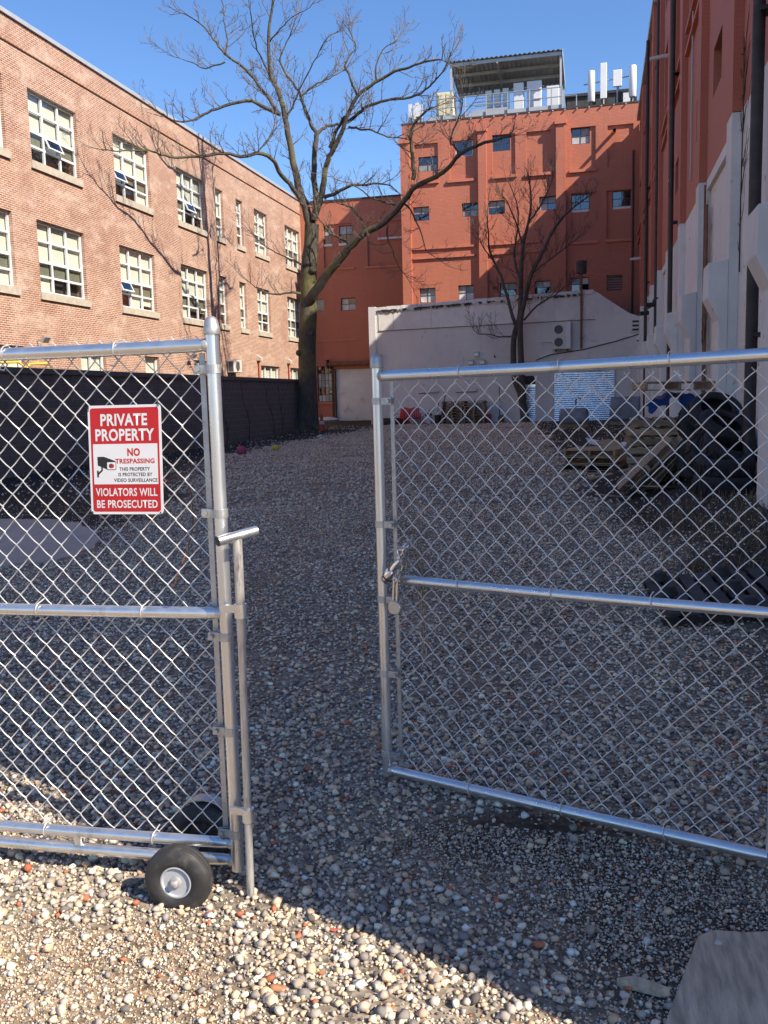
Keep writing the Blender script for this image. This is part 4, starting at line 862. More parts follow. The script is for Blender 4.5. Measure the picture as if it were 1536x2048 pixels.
# ================================================================ TREES
BIG={
 'trunk':((-12.35,37.4,0.28),(-12.22,37.4,1.28),(-12.2,37.4,2.46),(-12.17,37.4,3.72),(-12.08,37.4,4.98),(-12.0,37.4,6.02),(-11.96,37.4,7.11),(-11.83,37.4,8.06),(-11.76,37.4,8.9)),
 'right':((-11.9,37.2,5.78),(-11.75,37.02,5.88),(-11.18,36.83,6.51),(-10.55,36.65,7.11),(-9.93,36.47,7.68),(-9.23,36.28,8.2),(-8.33,36.1,8.53),(-7.51,35.92,9.22),(-6.94,35.73,9.73),(-5.86,35.55,10.1),(-5.11,35.37,10.71),(-4.22,35.18,10.95),(-3.21,35.0,11.06)),
 'rup':((-7.17,36.2,10.07),(-7.11,36.08,10.61),(-7.15,35.97,11.14),(-7.16,35.85,11.56),(-6.95,35.73,12.08),(-6.49,35.62,12.43),(-6.16,35.5,12.49)),
 'rup2':((-5.21,35.8,10.79),(-5.49,35.6,11.09),(-5.49,35.4,11.4),(-5.16,35.2,11.95),(-4.99,35.0,12.41)),
 'L':((-11.8,37.4,8.84),(-11.99,37.44,9.45),(-12.25,37.47,10.26),(-12.45,37.51,11.13),(-12.64,37.55,12.29),(-12.83,37.58,13.35),(-13.08,37.62,14.42),(-13.36,37.65,14.9),(-13.44,37.69,16.48),(-13.32,37.73,17.44),(-13.1,37.76,18.64),(-12.94,37.8,19.79)),
 'L1':((-12.17,37.3,9.9),(-12.4,36.65,10.42),(-12.65,36.0,10.81),(-12.67,35.35,11.1),(-13.03,34.7,11.22),(-13.44,34.05,10.96),(-13.91,33.4,10.96),(-14.56,32.75,10.76),(-15.25,32.1,10.63),(-15.56,31.45,10.58),(-15.71,30.8,10.58),(-16.24,30.15,10.44),(-16.75,29.5,10.36)),
 'L2':((-12.99,37.5,13.46),(-13.49,37.09,13.65),(-13.96,36.67,13.83),(-14.65,36.26,13.66),(-15.34,35.85,13.35),(-15.74,35.44,13.02),(-16.12,35.03,12.75),(-16.5,34.61,12.75),(-16.82,34.2,12.94)),
 'L3':((-13.1,37.5,13.53),(-13.47,37.61,14.1),(-13.89,37.72,14.65),(-14.35,37.83,15.26),(-14.91,37.94,15.79),(-15.57,38.06,16.32),(-16.0,38.17,16.85),(-16.34,38.28,17.34),(-16.9,38.39,17.91),(-17.69,38.5,18.37)),
 'L3b':((-15.54,38.0,16.3),(-15.44,38.08,16.76),(-15.5,38.16,17.2),(-15.62,38.24,17.74),(-15.66,38.32,18.38),(-16.02,38.4,19.16)),
 'L4':((-15.56,38.0,15.96),(-16.23,37.83,15.75),(-16.56,37.65,15.77),(-17.04,37.47,15.98),(-17.54,37.3,16.14)),
 'L5':((-13.59,36.2,11.67),(-13.3,36.33,12.05),(-13.0,36.47,12.51),(-12.88,36.6,13.12)),
 'M':((-11.79,37.5,8.91),(-11.63,37.67,9.85),(-11.72,37.85,10.83),(-11.68,38.03,12.18),(-11.65,38.2,12.75)),
 'M1':((-11.65,38.2,12.75),(-11.92,38.27,13.18),(-12.12,38.34,13.62),(-12.33,38.41,14.13),(-12.43,38.48,14.48),(-12.7,38.55,14.95),(-13.02,38.62,15.37),(-13.31,38.69,15.95),(-13.2,38.76,16.45),(-12.94,38.83,16.95),(-12.66,38.9,17.65)),
 'M1b':((-12.39,38.5,14.42),(-11.93,38.73,14.85),(-11.44,38.95,15.11),(-11.01,39.17,15.34),(-10.66,39.4,15.59)),
 'M2':((-11.65,38.2,12.73),(-11.47,38.45,12.98),(-11.25,38.7,13.17),(-10.83,38.95,13.26),(-10.58,39.2,13.56)),
 'R':((-11.63,37.3,9.05),(-11.34,37.22,9.74),(-11.17,37.13,10.19),(-11.04,37.05,10.66),(-10.88,36.96,11.22),(-10.68,36.88,11.55),(-10.23,36.79,12.19),(-9.91,36.71,12.83),(-9.45,36.62,13.51),(-8.68,36.54,13.96),(-7.86,36.45,14.28),(-7.22,36.37,14.33),(-6.61,36.28,14.48),(-5.91,36.2,14.41)),
 'Rb':((-10.73,37.0,11.78),(-10.54,36.93,12.16),(-10.39,36.87,12.46),(-10.02,36.8,12.91)),
 'R2':((-10.0,37.0,12.73),(-9.51,36.85,12.95),(-9.01,36.7,13.17),(-8.17,36.55,13.29),(-7.25,36.4,13.23),(-6.59,36.25,13.4),(-6.16,36.1,13.71),(-5.82,35.95,13.95),(-5.6,35.8,14.33)),
 'R3':((-9.89,36.9,12.5),(-9.39,36.72,12.33),(-8.87,36.54,12.2),(-8.17,36.36,11.84),(-7.49,36.18,11.66),(-6.82,36.0,11.31)),
 'R4':((-11.11,37.2,9.9),(-10.67,37.12,9.99),(-9.87,37.03,10.25),(-9.3,36.95,10.21),(-8.8,36.87,10.19),(-8.19,36.78,10.05),(-7.71,36.7,9.62)),
 'R5':((-9.52,36.9,13.7),(-9.77,36.97,14.32),(-10.0,37.03,14.93),(-9.82,37.1,15.28),(-9.59,37.17,15.62),(-9.72,37.23,16.02),(-9.88,37.3,16.35)),
 'R6':((-8.74,36.8,14.04),(-8.71,36.9,14.56),(-8.64,37.0,15.06),(-8.36,37.1,15.45),(-7.97,37.2,15.63)),
 'C1':((-12.97,38.0,13.48),(-12.55,37.8,13.77),(-12.32,37.6,14.08),(-11.61,37.4,15.03),(-11.09,37.2,15.68),(-10.59,37.0,16.13)),
 'C2':((-13.41,37.8,14.95),(-13.75,37.96,15.64),(-14.12,38.12,16.33),(-14.37,38.28,17.21),(-14.5,38.44,18.09),(-14.63,38.6,19.17)),
 'C3':((-13.46,37.8,16.44),(-12.91,37.6,16.8),(-12.28,37.4,17.14),(-11.46,37.2,17.35)),
 'lo1':((-12.11,37.2,7.11),(-12.34,36.73,7.35),(-12.82,36.25,7.55),(-13.17,35.77,7.8),(-13.47,35.3,8.14)),
 'lo2':((-12.22,37.2,6.05),(-12.64,36.83,6.11),(-13.22,36.45,6.0),(-13.69,36.08,6.17),(-13.96,35.7,6.44)),
 'lo3':((-9.97,36.8,7.82),(-10.15,36.7,8.05),(-10.5,36.6,8.22),(-10.72,36.5,8.35),(-11.09,36.4,8.85),(-11.3,36.3,9.28),(-11.53,36.2,9.63)),
 'lo4':((-9.39,36.9,8.35),(-9.55,37.08,8.87),(-9.94,37.25,9.37),(-10.3,37.42,9.54),(-10.74,37.6,9.75)),
 'lo5':((-7.75,36.4,9.16),(-8.24,36.3,9.31),(-8.76,36.2,9.47),(-9.4,36.1,9.94),(-9.68,36.0,10.13)),
 'dn1':((-8.31,36.6,8.5),(-8.32,36.5,8.0),(-8.1,36.4,7.48),(-7.85,36.3,6.77),(-7.53,36.2,6.41)),
 'dn2':((-7.59,36.4,9.29),(-7.29,36.3,8.96),(-6.97,36.2,8.25),(-6.68,36.1,7.35),(-6.27,36.0,7.02)),
}
SMALL={
 's1':((-3.45,44.2,0.23),(-3.66,44.2,1.48),(-3.92,44.2,2.2),(-4.03,44.2,3.11),(-3.99,44.2,4.36),(-3.73,44.2,5.21),(-3.67,44.2,6.05),(-3.64,44.2,7.02),(-3.54,44.2,8.54),(-3.3,44.2,9.52),(-3.16,44.2,10.38),(-3.2,44.2,11.28),(-3.38,44.2,12.08)),
 's2':((-3.58,44.1,1.33),(-3.66,44.07,3.19),(-3.69,44.05,4.59),(-3.62,44.02,5.33),(-3.4,43.99,6.25),(-3.16,43.96,7.15),(-2.69,43.94,8.03),(-2.22,43.91,8.95),(-1.86,43.88,9.44),(-1.47,43.85,9.85),(-0.91,43.83,10.25),(-0.35,43.8,10.58)),
 'l1':((-3.93,44.1,4.89),(-4.12,44.14,5.6),(-4.4,44.17,6.55),(-4.59,44.21,7.24),(-4.96,44.25,7.96),(-5.15,44.29,8.7),(-5.19,44.33,9.44),(-5.24,44.36,10.1),(-5.14,44.4,10.79)),
 'l2':((-4.93,44.2,7.93),(-5.32,44.13,8.45),(-5.66,44.07,9.16),(-5.96,44.0,9.62)),
 'm1':((-3.64,44.2,6.98),(-3.88,44.27,7.58),(-3.97,44.33,8.28),(-3.81,44.4,9.32),(-3.78,44.47,10.13),(-3.97,44.53,10.96),(-4.35,44.6,11.8)),
 'm2':((-3.54,44.2,8.58),(-3.89,44.0,9.71),(-4.21,43.8,10.49),(-4.53,43.6,10.92)),
 'r1':((-3.21,44.0,7.11),(-2.78,43.88,7.46),(-2.31,43.76,7.76),(-1.69,43.64,8.16),(-1.12,43.52,8.55),(-0.72,43.4,8.72)),
 'r2':((-3.3,44.2,9.52),(-2.86,44.28,10.14),(-2.47,44.35,10.81),(-2.17,44.42,11.47),(-2.06,44.5,11.93)),
 'r3':((-3.51,44.1,5.1),(-2.86,43.9,5.75),(-2.04,43.7,6.15),(-1.62,43.5,6.45),(-1.12,43.3,6.73)),
 'lo':((-3.99,44.2,4.38),(-4.65,44.05,4.35),(-5.22,43.9,4.51),(-5.64,43.75,4.52),(-5.9,43.6,4.8)),
}

def smooth_path(P, n=4):
    P = [Vector(p) for p in P]; out = []
    for i in range(len(P)-1):
        a, b, c, d = P[max(i-1, 0)], P[i], P[i+1], P[min(i+2, len(P)-1)]
        for k in range(n):
            t = k/n; out.append(.5*((2*b)+(c-a)*t+(2*a-5*b+4*c-d)*t*t+(3*b-a-3*c+d)*t**3))
    return out+[P[-1]]
def rvec(): 
    v = Vector((random.gauss(0, 1), random.gauss(0, 1), random.gauss(0, 1))); return v.normalized()
class Tree:
    def __init__(s, up=.35): s.g = G(); s.big = G(); s.up = up; s.n = 0
    def limb(s, P, r0, r1, g=None, sides=9, wob=.0):
        Q = smooth_path(P, 3); n = len(Q)
        if wob: Q = [q+rvec()*wob*(0 < i < n-1) for i, q in enumerate(Q)]
        (g or s.big).tube(Q, [r0+(r1-r0)*(i/(n-1))**.85 for i in range(n)], sides); return Q
    def grow(s, p, d, L, r, lev):
        """one curved shoot with side shoots"""
        n = 5 if lev else 4; pts = [p]; q = p.copy(); dd = d.copy()
        for i in range(n):
            dd = (dd + Vector((0, 0, s.up*.34)) + rvec()*.22).normalized(); q = q+dd*(L/n); pts.append(q)
        s.g.tube(pts, [max(.006, r*(1-.72*i/n)) for i in range(n+1)], 4 if lev else 3, cap=False); s.n += 1
        if lev <= 0: return
        k = random.randint(2, 5)
        for j in range(k):
            f = (j+.7)/k; i = min(n-1, int(f*n)); b = pts[i].lerp(pts[i+1], f*n-i)
            t = (pts[i+1]-pts[i]).normalized(); w = rvec(); w = (w-t*w.dot(t)).normalized()
            s.grow(b, (t*.75+w*.75).normalized(), L*random.uniform(.35, .62)*(1.1-f*.45), r*.55, lev-1)
    def dress(s, Q, n, L, r, lev, f0=.15):
        for j in range(n):
            f = f0+(1-f0)*(j+random.random())/n; i = min(len(Q)-2, int(f*(len(Q)-1)))
            b = Q[i].lerp(Q[i+1], random.random()); t = (Q[i+1]-Q[i]).normalized(); w = rvec(); w = (w-t*w.dot(t)).normalized()
            if w.z < -.3: w.z *= -.5
            s.grow(b, (t*.6+w*.85).normalized(), L*random.uniform(.6, 1.25)*(1.15-.4*f), r, lev)
t = thing('large_tree', 'large bare tree with a mossy trunk forking in front of the brick facade', 'tree', (-12.35, 37.4, .3))
T_ = Tree()
tr = [(x, y, z) for x, y, z in BIG['trunk']]; tr[0] = (tr[0][0], tr[0][1], -.1)
Q = smooth_path(tr, 4); n = len(Q); g = G()
rad = [np.interp(q.z, [-.1, .35, .9, 1.8, 3.5, 6, 7.2, 8.0, 9.2], [.78, .60, .46, .40, .37, .365, .34, .30, .30]) for q in Q]
g.tube(Q, rad, 18); 
for a in range(7):                                   # root flare
    an = a*.9+.3; g.tube([Vector((-12.35, 37.4, .75))+Vector((math.cos(an), math.sin(an), 0))*.30, Vector((-12.35, 37.4, .38))+Vector((math.cos(an), math.sin(an), 0))*.62, Vector((-12.35, 37.4, .12))+Vector((math.cos(an+.2), math.sin(an+.2), 0))*1.05], [.16, .15, .05], 7)
for q, r_ in ((Vector((-11.72, 37.15, 7.0)), .16), (Vector((-12.45, 37.1, 3.6)), .14), (Vector((-11.85, 37.1, 4.4)), .12)): g.lathe([(0, -r_), (r_*.8, -r_*.6), (r_, 0), (r_*.7, r_*.7), (0, r_)], q, 'Z', 8)
me = mesh_of('trunk', g, 'bark', True)
o = link('trunk', me, t); o.matrix_parent_inverse = t.matrix_basis.inverted()
RR = dict(right=(.225, .045), rup=(.09, .035), rup2=(.05, .02), L=(.20, .028), L1=(.105, .02), L2=(.09, .02), L3=(.085, .02), L3b=(.045, .015), L4=(.04, .013), L5=(.035, .013), M=(.145, .10), M1=(.085, .022), M1b=(.045, .014), M2=(.08, .045), R=(.155, .03), Rb=(.10, .05), R2=(.08, .018), R3=(.05, .016), R4=(.085, .018), R5=(.055, .016), R6=(.05, .015), C1=(.05, .014), C2=(.05, .015), C3=(.03, .012), lo1=(.05, .014), lo2=(.06, .015), lo3=(.07, .02), lo4=(.06, .018), lo5=(.05, .016), dn1=(.04, .012), dn2=(.05, .012))
ND = dict(right=26, rup=16, rup2=8, L=26, L1=28, L2=18, L3=20, L3b=9, L4=7, L5=8, M=4, M1=16, M1b=9, M2=3, R=24, Rb=4, R2=20, R3=11, R4=12, R5=9, R6=7, C1=9, C2=10, C3=7, lo1=7, lo2=8, lo3=8, lo4=7, lo5=9, dn1=6, dn2=7)
for k, P in BIG.items():
    if k == 'trunk': continue
    r0, r1 = RR[k]; Q = T_.limb(P, r0, r1, sides=9 if r0 > .08 else 6, wob=.03)
    tipL = 1.15
    T_.dress(Q, int(ND[k]*.95), tipL, max(.011, min(.022, r1*1.2)), 2, .22 if r0 > .1 else .05)
    for q in range(2): T_.grow(Q[-1], ((Q[-1]-Q[-2]).normalized()+rvec()*.5).normalized(), 1.3, .014, 2)
cr = part('crown', T_.big, 'bark', t, True); part('twigs', T_.g, 'twig', cr)
t = thing('small_tree', 'slender bare tree with two stems in front of the grey garage', 'tree', (-3.5, 44.2, .25))
T2 = Tree(.55)
P = list(SMALL['s1']); P[0] = (P[0][0], P[0][1], -.05)
g = G(); Q = smooth_path(P, 4); g.tube(Q, [np.interp(q.z, [-.1, .3, 1.5, 4, 7, 12], [.27, .22, .16, .135, .10, .025]) for q in Q], 10); T2.dress(Q, 26, 1.0, .014, 2, .45)
P = SMALL['s2']; Q = smooth_path(P, 4); g.tube(Q, [np.interp(i/len(Q), [0, .2, .5, 1], [.17, .13, .085, .02]) for i in range(len(Q))], 9); T2.dress(Q, 30, 1.0, .014, 2, .35)
o = link('trunk', mesh_of('trunk', g, 'darkbark', True), t); o.matrix_parent_inverse = t.matrix_basis.inverted()
for k, r0, r1, nn in (('l1', .09, .02, 22), ('l2', .035, .012, 8), ('m1', .07, .016, 16), ('m2', .05, .014, 11), ('r1', .05, .014, 12), ('r2', .05, .014, 11), ('r3', .055, .014, 10), ('lo', .04, .012, 7)):
    Q = T2.limb(SMALL[k], r0, r1, sides=6, wob=.02); T2.dress(Q, nn, 1.0, .013, 2, .1)
    T2.grow(Q[-1], (Q[-1]-Q[-2]).normalized(), 1.0, .012, 2)
cr = part('crown', T2.big, 'darkbark', t, True); part('twigs', T2.g, 'darkbark', cr)
def vine(pts, r, lab, grp, nside=8, nrm=(1, 0, 0)):
    t = thing('bare_vine', lab, 'vine', pts[0], grp); g = G(); Q = smooth_path(pts, 3)
    g.tube(Q, [r*(1-.6*i/len(Q)) for i in range(len(Q))], 5); N = Vector(nrm); s = G()
    for j in range(nside):
        i = random.randint(1, len(Q)-2); d = (Q[i+1]-Q[i]).normalized(); w = N.cross(d)*random.choice((-1, 1)); q = [Q[i]]
        for k in range(5): 
            dd = (d*.5+w*.6+rvec()*.5); dd = (dd-N*dd.dot(N)).normalized(); q.append(q[-1]+dd*random.uniform(.08, .22))
        s.tube(q, [r*.5*(1-.15*m) for m in range(6)], 4)
    st = part('stem', g, 'soilwood', t); part('side_shoots', s, 'soilwood', t)
for k, (y0, y1, lab) in enumerate(((29.5, 28.3, 'bare vine slanting up the dark block wall nearest the gate post'), (31.6, 31.0, 'bare vine on the dark block wall, second from the gate post'), (34.2, 33.4, 'bare vine on the dark block wall, middle one'), (35.2, 35.0, 'pair-like straight vine on the block wall close to the tree'))):
    vine([(BX+.03, y0, .1), (BX+.04, y0+.1, .8), (BX+.03, (y0+y1)/2, 1.5), (BX+.04, y1, 2.3)], .012, lab, 'vines on the block wall', 10)
vine([(1.87, 13.6, 3.2), (1.88, 13.7, 4.2), (1.87, 13.55, 5.4), (1.88, 13.7, 6.3)], .012, 'bare vine climbing the inner corner of the first clear pier above the corbel', 'vines on the shaded warehouse wall', 22, (-1, 0, 0))
vine([(1.87, 18.0, 1.2), (1.86, 17.9, 2.4), (1.87, 18.05, 3.6), (1.87, 17.95, 4.9)], .018, 'bare vine beside the rusty conduits on the pale lower wall', 'vines on the shaded warehouse wall', 14, (-1, 0, 0))

# ================================================================ YARD OBJECTS
def pallet_tree(name, label, mat, grp):
    t = thing(name, label, 'pallet', (0, 0, 0), grp)
    def pc(nm, lo, hi):
        o = link(nm, mesh_of(nm, G().box(lo, hi), mat, None, .004), t); return o
    for x in (-.48, 0, .48): pc('stringer', (x-.022, -.6, .018), (x+.022, .6, .112))
    for k in range(7): w = .09 if k in (1, 3, 5) else .12; y = -.54+k*.18; pc('deck_board', (-.5, y-w/2, .1125), (.5, y+w/2, .131))
    for y in (-.53, 0, .53): pc('deck_board', (-.5, y-.05, 0), (.5, y+.05, .0175))
    return t
P_OLD = pallet_tree('wooden_pallet', 'top pale pallet laid over the blue tarp beside the tyres', 'pallet', 'wooden pallets in the yard')
P_NEW = pallet_tree('wooden_pallet', 'fresh yellowish pallet on top of the low stack on the gravel', 'newwood', 'wooden pallets in the yard')
first = {id(P_OLD): True, id(P_NEW): True}
def pal(src, x, y, z, rz=0, ry=0, rx=0, label=None):
    o = src if first[id(src)] else copy_tree(src); first[id(src)] = False
    o.location = (x, y, z); o.rotation_euler = (rx, ry, rz)
    if label: o['label'] = label
    return o
sx, sy, szz = 1.02, 14.95, .36
pal(P_OLD, sx+.05, sy-.35, 1.60, .12, R(1))
for k in range(6):
    jz = .34+k*.142
    pal(P_OLD, sx+random.uniform(-.05, .05), sy+random.uniform(-.06, .06), jz, R(90)+random.uniform(-.08, .08), 0, 0,
        ('lowest', 'second', 'third', 'fourth', 'fifth', 'sixth')[k]+' pallet up from the ground in the stack under the blue tarp')
for k, lab in enumerate(('lowest pallet of the low stack standing alone on the gravel', 'middle pallet of the low stack standing alone on the gravel')): pal(P_OLD if k == 0 else P_NEW, -.10+k*.03, 18.6, gzf(-.1, 18.6)+.01+k*.142, R(-14)+k*.03, label=None if False else lab)
o = pal(P_NEW, -.08, 18.58, gzf(-.1, 18.6)+.296, R(-11), label='fresh yellowish pallet on top of the low stack on the gravel')
for k, (x, an, lab) in enumerate(((.34, 44, 'leaning pallet nearest the low stack, propped at a slant'), (.56, 47, 'leaning pallet, second from the low stack'), (.78, 52, 'leaning pallet, third from the low stack'), (.98, 58, 'leaning pallet closest to the tyres'))):
    pal(P_OLD, x+.36, 13.55+k*.08, gzf(.6, 13.6)+.33+k*.03, R(90)*0+random.uniform(-.06, .06), -R(an), 0, lab)
# merged boards for the far stacks, too small to show parts
fg = G()
for x in (-.48, 0, .48): fg.box((x-.04, -.5, .018), (x+.04, .5, .112))
for k in range(6): fg.box((-.5, -.5+k*.17, .1125), (.5, -.39+k*.17, .131))
for y in (-.48, 0, .42): fg.box((-.5, y, 0), (.5, y+.1, .0175))
fme = mesh_of('wooden_pallet', fg, 'pallet', None)
ordn = ('lowest', 'second', 'third', 'fourth', 'fifth', 'sixth', 'seventh', 'topmost')
for s_, (x, w) in enumerate(((-7.08, 'nearer the white bucket'), (-6.0, 'nearer the small tree'))):
    for k in range(8):
        o = link('wooden_pallet', fme); o.location = (x+random.uniform(-.03, .03), 44.85+random.uniform(-.03, .03), gzf(x, 44.8)+k*.138); o.rotation_euler = (0, 0, random.uniform(-.03, .03))
        tag(o, ordn[k]+' pallet in the far stack '+w, 'pallet', 'pallets stacked against the grey wall')
# blue tarp draped over the stack
tg = G(); nu, nv = 16, 10
for i in range(nu+1):
    for j in range(nv+1):
        u, v = i/nu, j/nv; x = sx-.30+u*.80; y = sy-.60+v*.9
        z = 1.40+.16*math.sin(u*3.1)*(1-v*.3)+.03*math.sin(u*17+v*5)+.025*math.sin(v*13+u*9)
        if j == 0: z -= .12+.08*math.sin(u*11)+.05*math.sin(u*23); y -= .02
        tg.v.append((x, y, z))
tg.f = [(i*(nv+1)+j, (i+1)*(nv+1)+j, (i+1)*(nv+1)+j+1, i*(nv+1)+j+1) for i in range(nu) for j in range(nv)]
o = part('blue_tarp', tg, 'tarp', None, True); tag(o, 'crumpled blue tarp sandwiched near the top of the pallet stack', 'tarp')
# loose timber in front of the stack
for k, (bx, by, mt_, lab) in enumerate(((.30, 13.2, 'pallet', 'loose brown board on the soil nearest the gate, before the leaning pallets'), (.55, 16.2, 'pallet', 'loose brown board behind the leaning pallets'), (.75, 13.0, 'newwood', 'loose pale fresh board on the soil before the leaning pallets'), (.25, 16.5, 'newwood', 'loose pale fresh board near the low pallet stack'), (.62, 12.8, 'soilwood', 'loose dark board on the soil before the leaning pallets'), (.35, 15.5, 'soilwood', 'loose dark board between the low stack and the leaning pallets'))):
    L = random.uniform(.7, 1.2); bz = gzf(bx, by)+.03+.02*k
    o = part('loose_board', G().box((-L/2, -.05, -.010), (L/2, .05, .010), xf((bx, by, bz), rz=(.3, 1.2, 2.6, .8, -.2, 2.0)[k], ry=random.uniform(-.12, .12), rx=random.uniform(-.2, .2))), mt_, None); tag(o, lab, 'board', 'loose boards in the scrap timber')
# tyres
def tyre_geo(R0=.34, Wd=.11, seg=28):
    prof = [(.56, -.72), (.60, -.95), (.78, -1.0), (.93, -.86), (1.0, -.55), (1.0, .55), (.93, .86), (.78, 1.0), (.60, .95), (.56, .72), (.60, .6), (.86, .5), (.86, -.5), (.60, -.6), (.56, -.72)]
    return G().lathe([(r*R0, h*Wd) for r, h in prof], seg=seg)
tme = mesh_of('tyre', tyre_geo(), 'oldrubber', True)
tlug = G()
for k in range(28):
    a = 2*math.pi*k/28; tlug.box((-.012, -.018, -.055), (.010, .018, .055), Matrix.Rotation(a, 4, 'Z') @ Matrix.Translation((.342, 0, 0)) @ Matrix.Rotation(.35*(1 if k % 2 else -1), 4, 'X'))
lme = mesh_of('tread_block', tlug, 'oldrubber', None)
def tyre(x, y, z, rx, ry, rz, s, lab):
    o = link('tyre', tme); tag(o, lab, 'tyre', 'old tyres heaped against the warehouse wall'); o.location = (x, y, z); o.rotation_euler = (rx, ry, rz); o.scale = (s, s, s*1.1)
    link('tread', lme, o)
b = .36
tyre(1.42, 11.3, b+.10, 0, .04, 0, 1.0, 'flat lying tyre at the front foot of the tyre heap')
tyre(1.46, 11.45, b+.33, .10, -.08, .5, .98, 'second tyre up, lying on the front foot tyre')
tyre(1.44, 12.4, b+.38, R(78), 0, R(28), 1.1, 'tyre standing on edge behind the flat ones, facing the gate')
tyre(1.33, 12.8, b+.36, R(70), 0, R(-50), 1.05, 'upright tyre at the pallet side of the heap')
tyre(1.52, 12.1, b+.74, R(30), R(12), .3, 1.0, 'tilted tyre resting halfway up the heap')
tyre(1.47, 12.55, b+.93, R(38), R(-10), R(20), 1.0, 'topmost tyre tilted on the crest of the heap')
tyre(1.54, 11.75, b+.50, R(25), R(20), 0, 1.0, 'tyre wedged between the heap and the pale wall')
tyre(1.52, 12.0, b+.12, 0, .05, .2, 1.05, 'flat tyre at the wall side of the heap base')
tyre(1.38, 13.1, b+.78, R(70), 0, R(12), 1.0, 'upright tyre high at the back of the heap')
# black plastic pallet
t = thing('plastic_pallet', 'black plastic pallet lying upside down with its stub feet up', 'pallet', (0, 0, 0))
k_ = 0
for i in range(9): 
    o = link('slat', mesh_of('slat', G().box((-.55+i*.1242, -.55, .05), (-.46+i*.1242, .55, .075)), 'black', None), t)
for y in (-.5, -.25, 0, .25, .5): link('rib', mesh_of('rib', G().box((-.56, y-.035, .012), (.56, y+.035, .049)), 'black', None), t)
for x in (-.45, 0.0, .45):
    for y in (-.45, 0.0, .45): link('foot', mesh_of('foot', G().lathe([(.075, .075), (.055, .13), (.045, .135), (0, .135)], (x, y, 0), 'Z', 10), 'black', True), t)
t.location = (.93, 6.62, gzf(.93, 6.6)+.03); t.rotation_euler = (R(2), R(-6), R(4))
# wrapped bundles in front of the shutter
def bundle(x, y, w, h, lab, seed):
    r = random.Random(seed); t = thing('wrapped_bundle', lab, 'bundle', (x, y, gzf(x, y)), 'wrapped pallet loads by the shutter')
    bm = bmesh.new(); bmesh.ops.create_cube(bm, size=1); bmesh.ops.subdivide_edges(bm, edges=bm.edges, cuts=5, use_grid_fill=True)
    for v in bm.verts:
        p = v.co; k = 1-.10*max(0, p.z)-.05*abs(p.z); p.x *= w*k; p.y *= .8*k; p.z = (p.z+.5)*h
        p += Vector((r.uniform(-1, 1), r.uniform(-1, 1), r.uniform(-.6, .6)))*.035
    me = bpy.data.meshes.new('load'); bm.to_mesh(me); bm.free(); me.materials.append(M['wrap']); me.polygons.foreach_set('use_smooth', [True]*len(me.polygons))
    o = link('load', me, t); o.location = (0, 0, .15)
    for s_ in (-1, 0, 1): o = link('runner', mesh_of('runner', G().box((-w/2, s_*.32-.06, 0), (w/2, s_*.32+.06, .148)), 'pallet', None), t)
    return t
t = bundle(-1.02, 38.2, 1.15, .62, 'low grey wrapped pallet load in front of the bright shutter', 1)
part('bent_pipe', G().tube([(-.95, 38.2, 1.0), (-.95, 38.2, 1.32), (-.9, 38.15, 1.42), (-.75, 38.1, 1.36)], .03, 6), 'darkpipe', t, True)
bundle(1.05, 39.4, 1.25, 1.0, 'taller grey wrapped load between the shutter and the pallets', 2)
# red garden chairs
def chair(x, y, rz, lab):
    t = thing('garden_chair', lab, 'chair', (0, 0, 0), 'red garden chairs by the grey wall')
    for k in range(5): link('back_slat', mesh_of('back_slat', G().box((-.25+k*.103, .22, .34), (-.16+k*.103, .245, .96-.03*abs(k-2)), xf(rx=R(-18))), 'redplastic', None), t)
    for k in range(4): link('seat_slat', mesh_of('seat_slat', G().box((-.27, -.30+k*.125, .32-.02*k), (.27, -.19+k*.125, .345-.02*k)), 'redplastic', None), t)
    for s_ in (-1, 1):
        link('arm', mesh_of('arm', G().box((s_*.33-.06, -.34, .52), (s_*.33+.06, .30, .545)), 'redplastic', None), t)
        link('leg', mesh_of('leg', G().box((s_*.31-.03, -.31, 0), (s_*.31+.03, -.22, .518)), 'redplastic', None), t)
        link('leg', mesh_of('leg', G().prism([(s_*.29-.02, -.2, .33), (s_*.29-.02, .42, .02), (s_*.29-.02, .50, .02), (s_*.29-.02, .1, .34)], (0, 0, 0), (.04, 0, 0)), 'redplastic', None), t)
    t.location = (x, y, gzf(x, y)); t.rotation_euler = (0, 0, rz)
chair(-9.62, 44.2, R(-15), 'red garden chair nearer the gate post'); chair(-8.98, 44.35, R(10), 'red garden chair nearer the white bucket')
t = thing('bucket', 'white bucket with a dark rim by the grey wall', 'bucket', (-8.35, 44.9, gzf(-8.35, 44.9)))
z = gzf(-8.35, 44.9)
part('pail', G().lathe([(0, z), (.15, z), (.18, z+.40), (.165, z+.40), (.14, z+.05), (0, z+.05)], (-8.35, 44.9, 0), 'Z', 16), 'whiteplastic', t, True)
part('lid', G().lathe([(.19, z+.402), (.19, z+.46), (.09, z+.52), (0, z+.52)], (-8.35, 44.9, 0), 'Z', 16), 'black', t, True)
part('paint_can', G().lathe([(0, z+.522), (.07, z+.522), (.07, z+.72), (0, z+.72)], (-8.38, 44.9, 0), 'Z', 12), 'cabinet', t, True)
t = thing('tool_bin', 'black bin with tool handles standing beside the pallet stack', 'bin', (-7.85, 44.7, z))
part('tub', G().lathe([(0, z), (.14, z), (.17, z+.42), (.15, z+.42), (.12, z+.04), (0, z+.04)], (-7.85, 44.7, 0), 'Z', 14), 'black', t, True)
part('handle', G().tube([(-7.9, 44.7, z+.1), (-7.82, 44.9, z+1.05)], .02, 6), 'darkpipe', t)
part('rag', G().lathe([(.1, z+.43), (.11, z+.50), (.04, z+.56), (0, z+.55)], (-7.82, 44.7, 0), 'Z', 9), 'whiteplastic', t)
